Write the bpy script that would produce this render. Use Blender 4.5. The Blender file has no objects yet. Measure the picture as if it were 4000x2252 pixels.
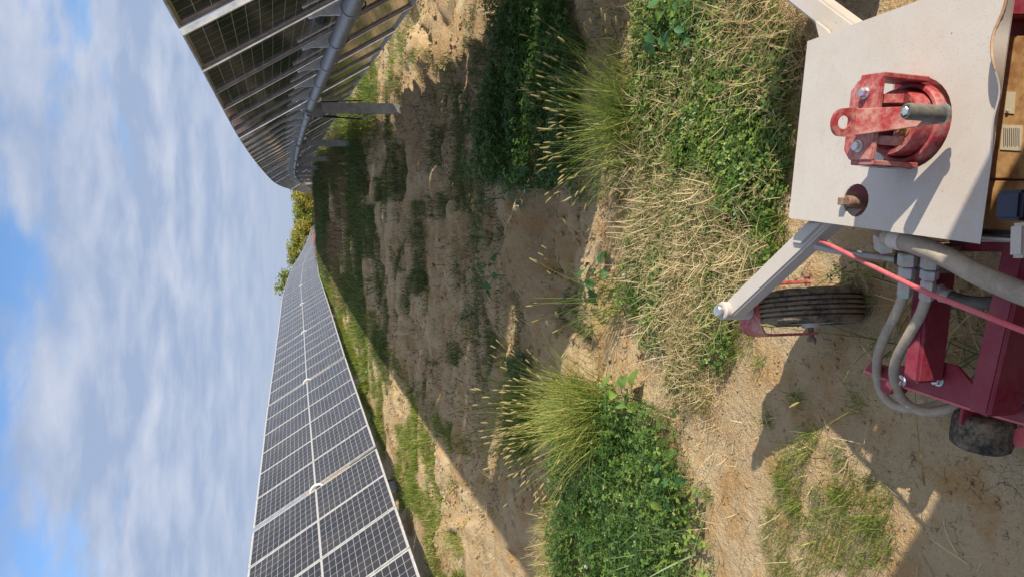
import bpy, bmesh, math, random
import numpy as np
from mathutils import Vector, Matrix
R = math.radians
random.seed(7)
rng = np.random.default_rng(11)
scene = bpy.context.scene
col = scene.collection

# ------------------------------------------------------------------ camera
# The phone was held upright and the file is stored on its side: world "up" is image left.
CAMZ = 1.75
PITCH, YAW, FPX = R(17.2), R(6.8), 2750.0
RT = Vector((math.cos(YAW), math.sin(YAW), 0))
HZ = Vector((-math.sin(YAW), math.cos(YAW), 0))
FW = HZ * math.cos(PITCH) + Vector((0, 0, -math.sin(PITCH)))
DN = -HZ * math.sin(PITCH) + Vector((0, 0, -math.cos(PITCH)))
cam_d = bpy.data.cameras.new('camera')
cam = bpy.data.objects.new('camera', cam_d)
col.objects.link(cam)
m = Matrix((DN, RT, -FW)).transposed().to_4x4()
m.translation = Vector((0, 0, CAMZ))
cam.matrix_world = m
cam_d.sensor_fit = 'HORIZONTAL'
cam_d.sensor_width = 36.0
cam_d.lens = 36.0 * FPX / 4000.0
cam_d.clip_start = 0.05
cam_d.clip_end = 6000
scene.camera = cam

# ------------------------------------------------------------------ sky and sun
SUN_EL = R(29.5)
SUN_AZ = math.atan2(0.915, -0.403)            # clockwise from +Y: to the right and a little behind
LDIR = Vector((-math.sin(SUN_AZ) * math.cos(SUN_EL), -math.cos(SUN_AZ) * math.cos(SUN_EL), -math.sin(SUN_EL)))
world = bpy.data.worlds.new('World')
scene.world = world
world.use_nodes = True
wn, wl = world.node_tree.nodes, world.node_tree.links
wn.clear()
w_out = wn.new('ShaderNodeOutputWorld')
w_bg = wn.new('ShaderNodeBackground')
w_sky = wn.new('ShaderNodeTexSky')
w_sky.sky_type = 'NISHITA'
w_sky.sun_disc = False
w_sky.sun_elevation = SUN_EL
w_sky.sun_rotation = SUN_AZ
w_sky.air_density = 1.0
w_sky.dust_density = 0.6
w_sky.ozone_density = 1.6
SKYS = 0.100
w_bg.inputs['Strength'].default_value = SKYS
tc = wn.new('ShaderNodeTexCoord')
sep = wn.new('ShaderNodeSeparateXYZ')
wl.new(tc.outputs['Generated'], sep.inputs[0])
def wmath(op, a, b=None, c=None, clamp=False):
    n = wn.new('ShaderNodeMath'); n.operation = op; n.use_clamp = clamp
    for i, v in enumerate((a, b, c)):
        if v is None: continue
        if isinstance(v, (int, float)): n.inputs[i].default_value = v
        else: wl.new(v, n.inputs[i])
    return n.outputs[0]
zc = wmath('MAXIMUM', sep.outputs['Z'], 0.0)
den = wmath('ADD', zc, 0.11)
px = wmath('DIVIDE', sep.outputs['X'], den)
py = wmath('DIVIDE', sep.outputs['Y'], den)
cmb = wn.new('ShaderNodeCombineXYZ')
wl.new(px, cmb.inputs[0]); wl.new(py, cmb.inputs[1])
def wnoise(scale, detail, rough, off, dist=0.0, stretch=(1, 1, 1)):
    mp = wn.new('ShaderNodeMapping')
    mp.inputs['Location'].default_value = off
    mp.inputs['Scale'].default_value = stretch
    wl.new(cmb.outputs[0], mp.inputs['Vector'])
    n = wn.new('ShaderNodeTexNoise')
    n.inputs['Scale'].default_value = scale
    n.inputs['Detail'].default_value = detail
    n.inputs['Roughness'].default_value = rough
    n.inputs['Distortion'].default_value = dist
    wl.new(mp.outputs[0], n.inputs['Vector'])
    return n.outputs['Fac']
n1 = wnoise(1.75, 8, 0.55, (14.2, 3.3, 0.0), 0.15)
n2 = wnoise(0.42, 2, 0.5, (1.3, 7.7, 2.0))
n3 = wnoise(2.2, 7, 0.55, (9.3, 4.2, 5.0), 0.15)
cov = wmath('ADD', wmath('MULTIPLY', n1, 0.62), wmath('MULTIPLY', n2, 0.55))
# the cover closes up towards the horizon, as a layer of flat cloud does seen at a grazing angle
cov = wmath('ADD', cov, wmath('MULTIPLY', wmath('SUBTRACT', 1.0, wmath('MULTIPLY', wmath('SUBTRACT', zc, 0.07, clamp=True), 8.0, clamp=True), clamp=True), 0.34))
mr = wn.new('ShaderNodeMapRange'); mr.interpolation_type = 'SMOOTHSTEP'
wl.new(cov, mr.inputs['Value'])
mr.inputs['From Min'].default_value = 0.442
mr.inputs['From Max'].default_value = 0.578
ramp = wn.new('ShaderNodeValToRGB')
# towards the horizon the layers overlap and even out
hz = wmath('MULTIPLY', zc, 6.0, clamp=True)
wl.new(wmath('ADD', wmath('MULTIPLY', wmath('SUBTRACT', n3, 0.5), hz), 0.44), ramp.inputs['Fac'])
e = ramp.color_ramp.elements
e[0].position = 0.36; e[0].color = (2.65, 3.3, 4.65, 1)
e[1].position = 0.64; e[1].color = (4.45, 4.8, 5.7, 1)
mixw = wn.new('ShaderNodeMix'); mixw.data_type = 'RGBA'
wl.new(wmath('MULTIPLY', mr.outputs['Result'], 0.97), mixw.inputs['Factor'])
skyg = wn.new('ShaderNodeMix'); skyg.data_type = 'RGBA'; skyg.blend_type = 'MULTIPLY'
skyg.inputs['Factor'].default_value = 1.0
wl.new(w_sky.outputs[0], skyg.inputs['A'])
skyg.inputs['B'].default_value = (.92, 1.12, 1.38, 1)
wl.new(skyg.outputs['Result'], mixw.inputs['A'])
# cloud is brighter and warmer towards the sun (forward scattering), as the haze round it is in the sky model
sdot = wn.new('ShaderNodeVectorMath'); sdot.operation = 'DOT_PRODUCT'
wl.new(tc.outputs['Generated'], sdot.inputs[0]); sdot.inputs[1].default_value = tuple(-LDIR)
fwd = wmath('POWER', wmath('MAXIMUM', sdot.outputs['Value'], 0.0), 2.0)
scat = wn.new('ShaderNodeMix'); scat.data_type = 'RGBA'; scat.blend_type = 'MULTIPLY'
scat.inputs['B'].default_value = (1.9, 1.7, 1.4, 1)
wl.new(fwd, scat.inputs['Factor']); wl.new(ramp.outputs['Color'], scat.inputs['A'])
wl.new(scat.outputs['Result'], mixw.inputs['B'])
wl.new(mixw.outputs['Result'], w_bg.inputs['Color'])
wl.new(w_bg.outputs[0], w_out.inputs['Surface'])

sun_d = bpy.data.lights.new('sun', 'SUN')
sun_d.energy = 4.8
sun_d.angle = R(0.55)
sun_d.color = (1.0, 0.91, 0.76)
sun = bpy.data.objects.new('sun', sun_d)
col.objects.link(sun)
sun.location = (20, -10, 30)
sun.rotation_euler = LDIR.to_track_quat('-Z', 'Y').to_euler()

vs = scene.view_settings
vs.view_transform = 'Standard'
vs.look = 'None'
vs.exposure = 0.5
vs.gamma = 1.0
vs.use_curve_mapping = False
scene.render.engine = 'CYCLES'
scene.cycles.max_bounces = 6

# ------------------------------------------------------------------ helpers: noise, terrain, pixels
def _hash(ix, iy, seed):
    h = (ix.astype(np.int64) * 374761393 + iy.astype(np.int64) * 668265263 + seed * 974711) & 0x7fffffff
    h = ((h ^ (h >> 13)) * 1274126177) & 0x7fffffff
    return ((h ^ (h >> 16)) & 0xffff) / 65535.0
def vnoise(x, y, seed=0):
    x = np.asarray(x, float); y = np.asarray(y, float)
    ix = np.floor(x); iy = np.floor(y); fx = x - ix; fy = y - iy
    u = fx * fx * fx * (fx * (fx * 6 - 15) + 10); v = fy * fy * fy * (fy * (fy * 6 - 15) + 10)
    a = _hash(ix, iy, seed); b = _hash(ix + 1, iy, seed); c = _hash(ix, iy + 1, seed); d = _hash(ix + 1, iy + 1, seed)
    return (a * (1 - u) + b * u) * (1 - v) + (c * (1 - u) + d * u) * v
def fbm(x, y, seed=0, octv=4, gain=0.5):
    t = 0.0; amp = 1.0; s = 0.0
    for o in range(octv):
        t = t + amp * vnoise(x * 2 ** o + o * 17.3, y * 2 ** o - o * 9.1, seed + o); s += amp; amp *= gain
    return t / s
def smooth(a, b, x):
    t = np.clip((np.asarray(x, float) - a) / (b - a), 0, 1); return t * t * (3 - 2 * t)

# height of the upper module edge above the lens, read off along both rows
RY = np.array([-40, -5, 4.35, 11.35, 18.4, 25.5, 32.5, 39.6, 46.6, 53.7, 60.7, 67.8, 74.8, 88.9, 130, 200, 330, 900, 2500])
RU = np.array([-.55, .38, .60, .79, .90, .96, 1.0, .99, .877, .64, .28, -.14, -.54, -1.6, -4.2, -7.5, -11, -18, -30])
LY = np.array([-40, -5, 4.0, 11.25, 18.3, 25.3, 32.4, 39.5, 46, 58.6, 71.3, 89, 125, 200, 330, 900, 2500])
LU = np.array([.0, .50, .60, .62, .64, .62, .61, .60, .48, .10, -.57, -1.34, -2.6, -5.2, -9, -17, -30])
def catmull(xs, ys, q):
    q = np.asarray(q, float)
    mt = np.gradient(ys, xs)
    i = np.clip(np.searchsorted(xs, q) - 1, 0, len(xs) - 2)
    h = xs[i + 1] - xs[i]; t = np.clip((q - xs[i]) / h, 0, 1)
    return ((2 * t**3 - 3 * t**2 + 1) * ys[i] + (t**3 - 2 * t**2 + t) * h * mt[i] + (-2 * t**3 + 3 * t**2) * ys[i + 1] + (t**3 - t**2) * h * mt[i + 1])
TILT = R(57)
PL, PWD = 2.27, 1.134
XR, XL = 1.52, -4.58                          # x of the module centre line of the right and the left row
HALF = PL / 2 * math.sin(TILT)
def axisz(side, y):
    u = catmull(RY, RU, y) if side > 0 else catmull(LY, LU, y)
    return u - HALF + CAMZ
POST = 1.27
def base_z(x, y):
    r = axisz(1, y) - POST - 0.07; l = axisz(-1, y) - POST - 0.07
    t = np.clip((np.asarray(x, float) - XL) / (XR - XL), -0.6, 1.5)
    return l + (r - l) * t
def ray(x, y):
    return (RT * (1126 - y) + DN * (x - 2000) + FW * FPX) / FPX
def Gb(x, y):
    d = ray(x, y); z = 0.0; s = 0.0
    for i in range(40):
        sn = (z - CAMZ) / min(d.z, -0.004)
        s = sn if i == 0 else 0.5 * s + 0.5 * sn
        z = float(base_z(d.x * s, d.y * s))
    return (d.x * s, d.y * s)
# wash-outs cut by rain water: winding channels with raised lips (path, depth, width)
GULLIES = [([(2120, 860), (2090, 960), (2150, 1040), (2110, 1110), (2190, 1200), (2160, 1330)], .10, .085),
           ([(1985, 620), (1965, 800), (1990, 900), (2015, 1060), (1990, 1250), (1955, 1400)], .08, .075),
           ([(1545, 400), (1525, 560), (1518, 700), (1500, 830), (1480, 960)], .12, .16),
           ([(1650, 290), (1622, 480), (1628, 640), (1606, 820), (1582, 1000), (1570, 1200), (1548, 1400)], .09, .11),
           ([(1895, 240), (1860, 420), (1852, 600), (1872, 760)], .08, .085), ([(1745, 620), (1748, 820), (1728, 1000), (1742, 1200), (1718, 1400)], .07, .085),
           ([(2250, 760), (2290, 900), (2260, 1010)], .06, .06), ([(1600, 60), (1680, 200), (1650, 330)], .12, .12)]
GULLIES = [([Gb(*q) for q in path], dep, wid) for path, dep, wid in GULLIES]
def gully_z(x, y):
    x = np.asarray(x, float); y = np.asarray(y, float); out = np.zeros(np.broadcast(x, y).shape)
    msk = (y > 3.0) & (y < 16) & (x > -4) & (x < 4)
    if not np.any(msk): return out
    xs, ys_ = x[msk], y[msk]
    wx = xs + (fbm(xs * 2.1, ys_ * 2.1, 151, 3) - .5) * .45; wy = ys_ + (fbm(xs * 2.1, ys_ * 2.1, 157, 3) - .5) * .45
    acc = np.zeros(len(xs))
    for path, dep, wid in GULLIES:
        dmin = np.full(len(xs), 1e9)
        for (ax, ay), (bx, by) in zip(path, path[1:]):
            ux, uy = bx - ax, by - ay; t = np.clip(((wx - ax) * ux + (wy - ay) * uy) / (ux * ux + uy * uy), 0, 1)
            dmin = np.minimum(dmin, np.hypot(wx - ax - t * ux, wy - ay - t * uy))
        acc += dep * (.42 * np.exp(-((dmin - 2.3 * wid) / (1.2 * wid)) ** 2) - np.exp(-(dmin / wid) ** 2))
    out[msk] = acc
    return out
def detail_z(x, y):
    near = smooth(2.7, 4.2, y)
    rill = fbm(x * 0.55 + 3 * fbm(x * .5, y * .5, 5, 2), y * 1.5, 21, 4)
    rr = 1 - np.abs(2 * rill - 1)
    d = (fbm(x * 0.7, y * 0.9, 3, 4) - .5) * 0.16 * near
    d = d - smooth(.78, .97, rr) * 0.085 * near * (1 - smooth(22, 40, y))
    d = d + (fbm(x * 4, y * 4, 9, 4) - .5) * 0.065 * (.5 + .5 * near) + (fbm(x * 17, y * 17, 13, 3) - .5) * 0.022
    ph = y * .80 + 3.2 * fbm(x * .42, y * .30, 47, 3); fr = ph - np.floor(ph)
    d = d + near * (1 - smooth(26, 42, y)) * (.075 * (fr ** 1.5) * (1 - smooth(.90, 1.0, fr)) - .03) * (.35 + .9 * fbm(x * .6, y * .5, 49, 2))
    # low soil bank with a rounded lip in the aisle just ahead
    lip = 4.75 + 0.35 * np.sin(x * 1.7 + .6) + .35 * (fbm(x * 1.3, x * 0 + 3.3, 31, 3) - .5)
    bank = smooth(lip - .05, lip + .22, y) * (1 - smooth(5.6, 7.2, y)) * smooth(-1.3, -.5, x) * (1 - smooth(.5, 1.2, x))
    return d + 0.085 * bank * (.6 + .8 * fbm(x * 2.2, y * 2.2, 37, 3))
def gz(x, y):
    return base_z(x, y) + detail_z(np.asarray(x, float), np.asarray(y, float)) + gully_z(np.atleast_1d(x), np.atleast_1d(y)).reshape(np.shape(x))
def W(x, y, z):
    """point where the view ray of photo pixel (x, y) meets the level z"""
    d = ray(x, y); s = (z - CAMZ) / d.z
    return Vector((d.x * s, d.y * s, z))
def G(x, y):
    """point where the view ray of photo pixel (x, y) meets the ground"""
    d = ray(x, y); z = 0.0
    s = 0.0
    for i in range(40):
        sn = (z - CAMZ) / min(d.z, -0.004)
        s = sn if i == 0 else 0.5 * s + 0.5 * sn
        z = float(base_z(d.x * s, d.y * s))
    return Vector((d.x * s, d.y * s, float(gz(d.x * s, d.y * s))))

# ------------------------------------------------------------------ helpers: objects
def tag(o, label=None, cat=None, group=None, kind=None):
    if label: o['label'] = label
    if cat: o['category'] = cat
    if group: o['group'] = group
    if kind: o['kind'] = kind
    return o
def empty(name, loc=(0, 0, 0)):
    o = bpy.data.objects.new(name, None); col.objects.link(o); o.location = loc
    o.empty_display_size = 0.1
    return o
def link(name, me, mat=None, parent=None, M=None):
    o = bpy.data.objects.new(name, me); col.objects.link(o)
    if mat is not None and not me.materials: me.materials.append(mat)
    if parent is not None:
        o.parent = parent
        o.matrix_parent_inverse = Matrix.Identity(4)
        base = Matrix.Translation(parent.location) if parent.parent is None else None
        if M is None: M = Matrix.Identity(4)
        pw = WORLD.get(parent.name, Matrix.Translation(parent.location))
        o.matrix_basis = pw.inverted() @ M
        WORLD[o.name] = M
    elif M is not None:
        o.matrix_world = M; WORLD[o.name] = M
    return o
WORLD = {}
def bm_obj(name, bm, mat, parent=None, M=None, smoothang=None):
    me = bpy.data.meshes.new(name); bm.normal_update(); bm.to_mesh(me); bm.free()
    if smoothang is not None:
        for p in me.polygons: p.use_smooth = True
        me.set_sharp_from_angle(angle=R(smoothang))
    return link(name, me, mat, parent, M)
def bm_box(bm, x0, x1, y0, y1, z0, z1):
    v = [bm.verts.new(c) for c in ((x0, y0, z0), (x1, y0, z0), (x1, y1, z0), (x0, y1, z0), (x0, y0, z1), (x1, y0, z1), (x1, y1, z1), (x0, y1, z1))]
    for f in ((3, 2, 1, 0), (4, 5, 6, 7), (0, 1, 5, 4), (1, 2, 6, 5), (2, 3, 7, 6), (3, 0, 4, 7)):
        bm.faces.new([v[i] for i in f])
    return v
def bm_prism(bm, pts, n, th):
    """closed slab: polygon pts (Vectors) extruded by n*th"""
    a = [bm.verts.new(p) for p in pts]; b = [bm.verts.new(Vector(p) + Vector(n) * th) for p in pts]
    fs = [bm.faces.new(a), bm.faces.new(list(reversed(b)))]
    k = len(pts)
    for i in range(k):
        fs.append(bm.faces.new((a[i], b[i], b[(i + 1) % k], a[(i + 1) % k])))
    bmesh.ops.recalc_face_normals(bm, faces=fs)
def bm_bar(bm, p0, p1, w, h, up=(0, 0, 1)):
    p0 = Vector(p0); p1 = Vector(p1); t = (p1 - p0).normalized(); s = t.cross(Vector(up)).normalized(); u = s.cross(t)
    pts = [p0 + s * a * w / 2 + u * b * h / 2 for a, b in ((-1, -1), (1, -1), (1, 1), (-1, 1))]
    bm_prism(bm, pts, t, (p1 - p0).length)
def bm_tube(bm, pts, r, n=10, cap=True):
    pts = [Vector(p) for p in pts]; rings = []
    rad = r if isinstance(r, (list, tuple)) else [r] * len(pts)
    t0 = (pts[1] - pts[0]).normalized()
    s = t0.orthogonal().normalized()
    for i, p in enumerate(pts):
        t = (pts[min(i + 1, len(pts) - 1)] - pts[max(i - 1, 0)]).normalized()
        s = (s - t * s.dot(t)).normalized(); u = t.cross(s)
        rings.append([bm.verts.new(p + (s * math.cos(a) + u * math.sin(a)) * rad[i]) for a in [2 * math.pi * k / n for k in range(n)]])
    fs = []
    for a, b in zip(rings, rings[1:]):
        for k in range(n): fs.append(bm.faces.new((a[k], a[(k + 1) % n], b[(k + 1) % n], b[k])))
    if cap:
        fs.append(bm.faces.new(list(reversed(rings[0])))); fs.append(bm.faces.new(rings[-1]))
    bmesh.ops.recalc_face_normals(bm, faces=fs)
def bm_lathe(bm, c, axis, prof, n=24, closed=False):
    """prof: list of (radius, along)"""
    axis = Vector(axis).normalized(); s = axis.orthogonal().normalized(); u = axis.cross(s); c = Vector(c)
    rings = []
    for r, a in prof:
        rings.append([bm.verts.new(c + axis * a + (s * math.cos(t) + u * math.sin(t)) * r) for t in [2 * math.pi * k / n for k in range(n)]])
    fs = []
    seq = list(zip(rings, rings[1:])) + ([(rings[-1], rings[0])] if closed else [])
    for a, b in seq:
        for k in range(n): fs.append(bm.faces.new((a[k], a[(k + 1) % n], b[(k + 1) % n], b[k])))
    if not closed:
        fs.append(bm.faces.new(list(reversed(rings[0])))); fs.append(bm.faces.new(rings[-1]))
    bmesh.ops.recalc_face_normals(bm, faces=fs)
def spline(pts, n=8):
    pts = [Vector(p) for p in pts]; out = []
    for i in range(len(pts) - 1):
        a = pts[max(i - 1, 0)]; b = pts[i]; c = pts[i + 1]; d = pts[min(i + 2, len(pts) - 1)]
        for k in range(n):
            t = k / n
            out.append(0.5 * ((2 * b) + (c - a) * t + (2 * a - 5 * b + 4 * c - d) * t * t + (3 * b - a - 3 * c + d) * t**3))
    out.append(pts[-1]); return out
def bevel(bm, w, seg=1):
    bmesh.ops.bevel(bm, geom=list(bm.edges), offset=w, segments=seg, affect='EDGES', clamp_overlap=True)

# ------------------------------------------------------------------ materials
class NB:
    """small node-building helper"""
    def __init__(s, name):
        s.mat = bpy.data.materials.new(name); s.mat.use_nodes = True
        s.t = s.mat.node_tree; s.n = s.t.nodes; s.l = s.t.links
        s.b = s.n['Principled BSDF']
        s.tc = s.n.new('ShaderNodeTexCoord')
    def _in(s, sock, v):
        if isinstance(v, (int, float)): sock.default_value = v
        elif isinstance(v, tuple): sock.default_value = v if len(v) == len(sock.default_value) else (*v, 1)
        else: s.l.new(v, sock)
    def math(s, op, a, b=None, c=None, clamp=False):
        n = s.n.new('ShaderNodeMath'); n.operation = op; n.use_clamp = clamp
        for i, v in enumerate((a, b, c)):
            if v is not None: s._in(n.inputs[i], v)
        return n.outputs[0]
    def noise(s, scale, detail=4, rough=.55, co='Object', stretch=None, dist=0.0):
        n = s.n.new('ShaderNodeTexNoise'); n.inputs['Scale'].default_value = scale
        n.inputs['Detail'].default_value = detail; n.inputs['Roughness'].default_value = rough
        n.inputs['Distortion'].default_value = dist
        src = s.tc.outputs[co]
        if stretch:
            mp = s.n.new('ShaderNodeMapping'); mp.inputs['Scale'].default_value = stretch
            s.l.new(src, mp.inputs[0]); src = mp.outputs[0]
        s.l.new(src, n.inputs['Vector']); return n.outputs['Fac']
    def voro(s, scale, feature='F1', co='Object', out='Distance'):
        n = s.n.new('ShaderNodeTexVoronoi'); n.feature = feature; n.inputs['Scale'].default_value = scale
        s.l.new(s.tc.outputs[co], n.inputs['Vector']); return n.outputs[out]
    def voro_d(s, scale, feature):
        nz = s.n.new('ShaderNodeTexNoise'); nz.inputs['Scale'].default_value = 9; nz.inputs['Detail'].default_value = 4
        s.l.new(s.tc.outputs['Object'], nz.inputs['Vector'])
        mx = s.n.new('ShaderNodeMix'); mx.data_type = 'RGBA'; mx.blend_type = 'LINEAR_LIGHT'; mx.inputs['Factor'].default_value = .10
        s.l.new(s.tc.outputs['Object'], mx.inputs['A']); s.l.new(nz.outputs['Color'], mx.inputs['B'])
        n = s.n.new('ShaderNodeTexVoronoi'); n.feature = feature; n.inputs['Scale'].default_value = scale
        s.l.new(mx.outputs['Result'], n.inputs['Vector']); return n.outputs['Distance']
    def rng(s, v, a, b, lo=0.0, hi=1.0, sm=True):
        n = s.n.new('ShaderNodeMapRange'); n.interpolation_type = 'SMOOTHSTEP' if sm else 'LINEAR'
        s._in(n.inputs['Value'], v)
        for k, q in (('From Min', a), ('From Max', b), ('To Min', lo), ('To Max', hi)): n.inputs[k].default_value = q
        return n.outputs['Result']
    def mix(s, f, a, b, mode='MIX'):
        n = s.n.new('ShaderNodeMix'); n.data_type = 'RGBA'; n.blend_type = mode
        s._in(n.inputs['Factor'], f); s._in(n.inputs['A'], a); s._in(n.inputs['B'], b)
        return n.outputs['Result']
    def ramp(s, f, stops):
        n = s.n.new('ShaderNodeValToRGB'); s._in(n.inputs['Fac'], f)
        el = n.color_ramp.elements
        while len(el) < len(stops): el.new(0.5)
        for e_, (p, c) in zip(el, stops): e_.position = p; e_.color = (*c, 1)
        return n.outputs['Color']
    def bump(s, h, strength=.3, dist=.01):
        n = s.n.new('ShaderNodeBump'); n.inputs['Strength'].default_value = strength; n.inputs['Distance'].default_value = dist
        s._in(n.inputs['Height'], h); s.l.new(n.outputs[0], s.b.inputs['Normal'])
    def set(s, **kw):
        for k, v in kw.items():
            s._in(s.b.inputs[{'color': 'Base Color', 'rough': 'Roughness', 'metal': 'Metallic', 'spec': 'Specular IOR Level', 'coat': 'Coat Weight'}[k]], v)
        return s.mat

def mat_ground():
    b = NB('sandy_soil')
    big = b.noise(0.9, 5, .6); mid = b.noise(6, 5, .6); fine = b.noise(60, 4, .65); grit = b.noise(240, 3, .7)
    c = b.ramp(big, [(.28, (.395, .282, .160)), (.5, (.510, .388, .232)), (.72, (.600, .474, .302))])
    c = b.mix(b.rng(mid, .42, .68), c, (.455, .290, .135))
    c = b.mix(b.rng(fine, .55, .75, 0, .55), c, (.58, .43, .275))
    c = b.mix(b.rng(fine, .25, .42, .6, 0), c, (.24, .16, .098))
    c = b.mix(b.rng(grit, .28, .42, .5, 0), c, (.22, .15, .09))
    crk = b.voro_d(17, 'DISTANCE_TO_EDGE')
    cm = b.math('MULTIPLY', b.rng(crk, .0, .020, 1, 0), b.math('MULTIPLY', b.rng(b.noise(1.9, 3), .52, .66), b.rng(b.noise(8, 3), .42, .58)))
    c = b.mix(b.math('MULTIPLY', cm, .7), c, (.13, .085, .05))
    peb = b.voro(70, 'F1'); pm = b.math('MULTIPLY', b.rng(peb, .10, .17, 1, 0), b.rng(b.noise(14, 3), .56, .64))
    c = b.mix(pm, c, (.45, .38, .29))
    b.set(color=c, rough=.95, spec=.15)
    h = b.math('ADD', b.math('ADD', b.math('MULTIPLY', fine, .6), b.math('MULTIPLY', b.noise(21, 5, .7), 2.2)), b.math('ADD', b.math('MULTIPLY', grit, .35), b.math('ADD', b.math('MULTIPLY', mid, 1.2), b.math('ADD', b.math('MULTIPLY', cm, -.7), b.math('MULTIPLY', pm, .6)))))
    b.bump(h, .85, .022)
    return b.mat
def mat_leaf(name, c0, c1, c2, rough=.5, trans=.35):
    """colour picked blade by blade from the 'tint' attribute (0..1)"""
    b = NB(name)
    at = b.n.new('ShaderNodeAttribute'); at.attribute_name = 'tint'
    c = b.ramp(at.outputs['Fac'], [(0, c0), (.5, c1), (1, c2)])
    b.set(color=c, rough=rough, spec=.35)
    tr = b.n.new('ShaderNodeBsdfTranslucent'); b.l.new(c, tr.inputs['Color'])
    mx = b.n.new('ShaderNodeMixShader'); mx.inputs[0].default_value = trans
    b.l.new(b.b.outputs[0], mx.inputs[1]); b.l.new(tr.outputs[0], mx.inputs[2])
    b.l.new(mx.outputs[0], b.n['Material Output'].inputs['Surface'])
    return b.mat
def mat_steel(name, c=(.40, .42, .45), rough=.42, metal=.85, streak=True):
    b = NB(name)
    f = b.noise(9, 5, .6); g = b.voro(55, 'F1', out='Color')
    cc = b.mix(b.rng(f, .3, .7), tuple(x * .72 for x in c), tuple(min(1, x * 1.18) for x in c))
    cc = b.mix(.12, cc, g)
    cc = b.mix(b.rng(b.noise(2.3, 4), .58, .75, 0, .45), cc, (.27, .22, .17))
    b.set(color=cc, rough=b.rng(f, .2, .8, rough - .1, rough + .15), metal=metal)
    b.bump(b.noise(80, 3), .06, .002)
    return b.mat
def mat_paint(name, c, dust=(.50, .39, .28), amount=.5, speck=None, rough=.5, scale=1.0, gloss=.4):
    b = NB(name)
    d = b.noise(7 * scale, 6, .65); d2 = b.noise(70 * scale, 5, .7); d3 = b.noise(330 * scale, 2, .6)
    cc = b.mix(b.rng(d, .25, .75, 0, .35), c, tuple(x * .82 for x in c))
    dm = b.math('MULTIPLY', b.rng(b.math('ADD', b.math('MULTIPLY', d, .6), b.math('MULTIPLY', d2, .4)), .40, .62), amount)
    cc = b.mix(dm, cc, dust)
    if speck:
        cc = b.mix(b.math('MULTIPLY', b.rng(d3, .62, .70), .6), cc, speck)
        cc = b.mix(b.math('MULTIPLY', b.rng(b.noise(26, 4, .6), .64, .74), .35), cc, (.52, .38, .22))
        cc = b.mix(b.math('MULTIPLY', b.rng(b.noise(1.3, 5, .7), .5, .72), .30), cc, (.40, .30, .20))
        cc = b.mix(b.math('MULTIPLY', b.rng(b.noise(11, 6, .75), .56, .70), .38), cc, (.42, .31, .20))
        cc = b.mix(b.math('MULTIPLY', b.rng(b.noise(60, 3, .6, 'Object', (1, .06, 1)), .66, .74), b.rng(b.noise(5, 3), .5, .62)), cc, (.36, .33, .30))
        cc = b.mix(b.math('MULTIPLY', b.rng(b.voro(38), .05, .075, 1, 0), b.rng(b.noise(9, 3), .58, .66)), cc, (.16, .075, .035))
    b.set(color=cc, rough=b.rng(d2, .3, .7, rough - .08, rough + .2), spec=gloss)
    b.bump(b.math('ADD', d3, b.math('MULTIPLY', d2, .6)), .12, .0012)
    return b.mat
def mat_plain(name, c, rough=.7, metal=0.0, var=.25, scale=12):
    b = NB(name); f = b.noise(scale, 5, .6)
    cc = b.mix(b.rng(f, .3, .7), tuple(x * (1 - var) for x in c), tuple(min(1, x * (1 + var)) for x in c))
    b.set(color=cc, rough=rough, metal=metal); b.bump(b.noise(scale * 9, 3), .15, .002)
    return b.mat
def mat_cells(name, cell, line, rough, back=False):
    """half-cut cells printed under glass: 24 along x, 6 along y, a wider strip across the middle"""
    b = NB(name)
    sp = b.n.new('ShaderNodeSeparateXYZ'); b.l.new(b.tc.outputs['Object'], sp.inputs[0])
    X, Y = sp.outputs['X'], sp.outputs['Y']
    ax = b.math('ABSOLUTE', X)
    cx = b.math('DIVIDE', b.math('SUBTRACT', ax, .014), (PL / 2 - .030 - .014) / 12)
    cy = b.math('DIVIDE', b.math('ADD', Y, PWD / 2 - .026), (PWD - .052) / 6)
    fx = b.math('FRACT', cx); fy = b.math('FRACT', cy)
    ex = b.math('MINIMUM', fx, b.math('SUBTRACT', 1.0, fx))
    ey = b.math('MINIMUM', fy, b.math('SUBTRACT', 1.0, fy))
    lx = b.rng(ex, .022, .030, 1, 0, False); ly = b.rng(ey, .0135, .0185, 1, 0, False)
    dia = b.rng(b.math('ADD', b.math('MULTIPLY', ex, .5), ey), .045, .055, 1, 0, False)
    out = b.math('MAXIMUM', b.math('LESS_THAN', cx, 0.0), b.math('MAXIMUM', b.math('GREATER_THAN', cx, 12.0), b.math('MAXIMUM', b.math('LESS_THAN', cy, 0.0), b.math('GREATER_THAN', cy, 6.0))))
    mk = b.math('MAXIMUM', b.math('MAXIMUM', lx, ly), b.math('MAXIMUM', dia, out))
    # the fine bus wires inside each cell
    bus = b.rng(b.math('ABSOLUTE', b.math('SUBTRACT', b.math('FRACT', b.math('MULTIPLY', fy, 9.0)), .5)), .0, .09, .22, 0, False)
    oi = b.n.new('ShaderNodeObjectInfo')
    cv = b.mix(b.math('MULTIPLY', oi.outputs['Random'], .5), cell, tuple(v * 1.5 for v in cell))
    cv = b.mix(bus, cv, line)
    dust = b.rng(b.noise(1.2, 5, .6), .35, .8, .0, .015 if back else .06)
    cv = b.mix(dust, cv, (.42, .38, .33))
    c = b.mix(mk, cv, line)
    b.set(color=c, rough=b.rng(b.noise(3, 4), .3, .7, rough * .7, rough * 1.5), spec=.5 if back else .32)
    return b.mat

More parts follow.
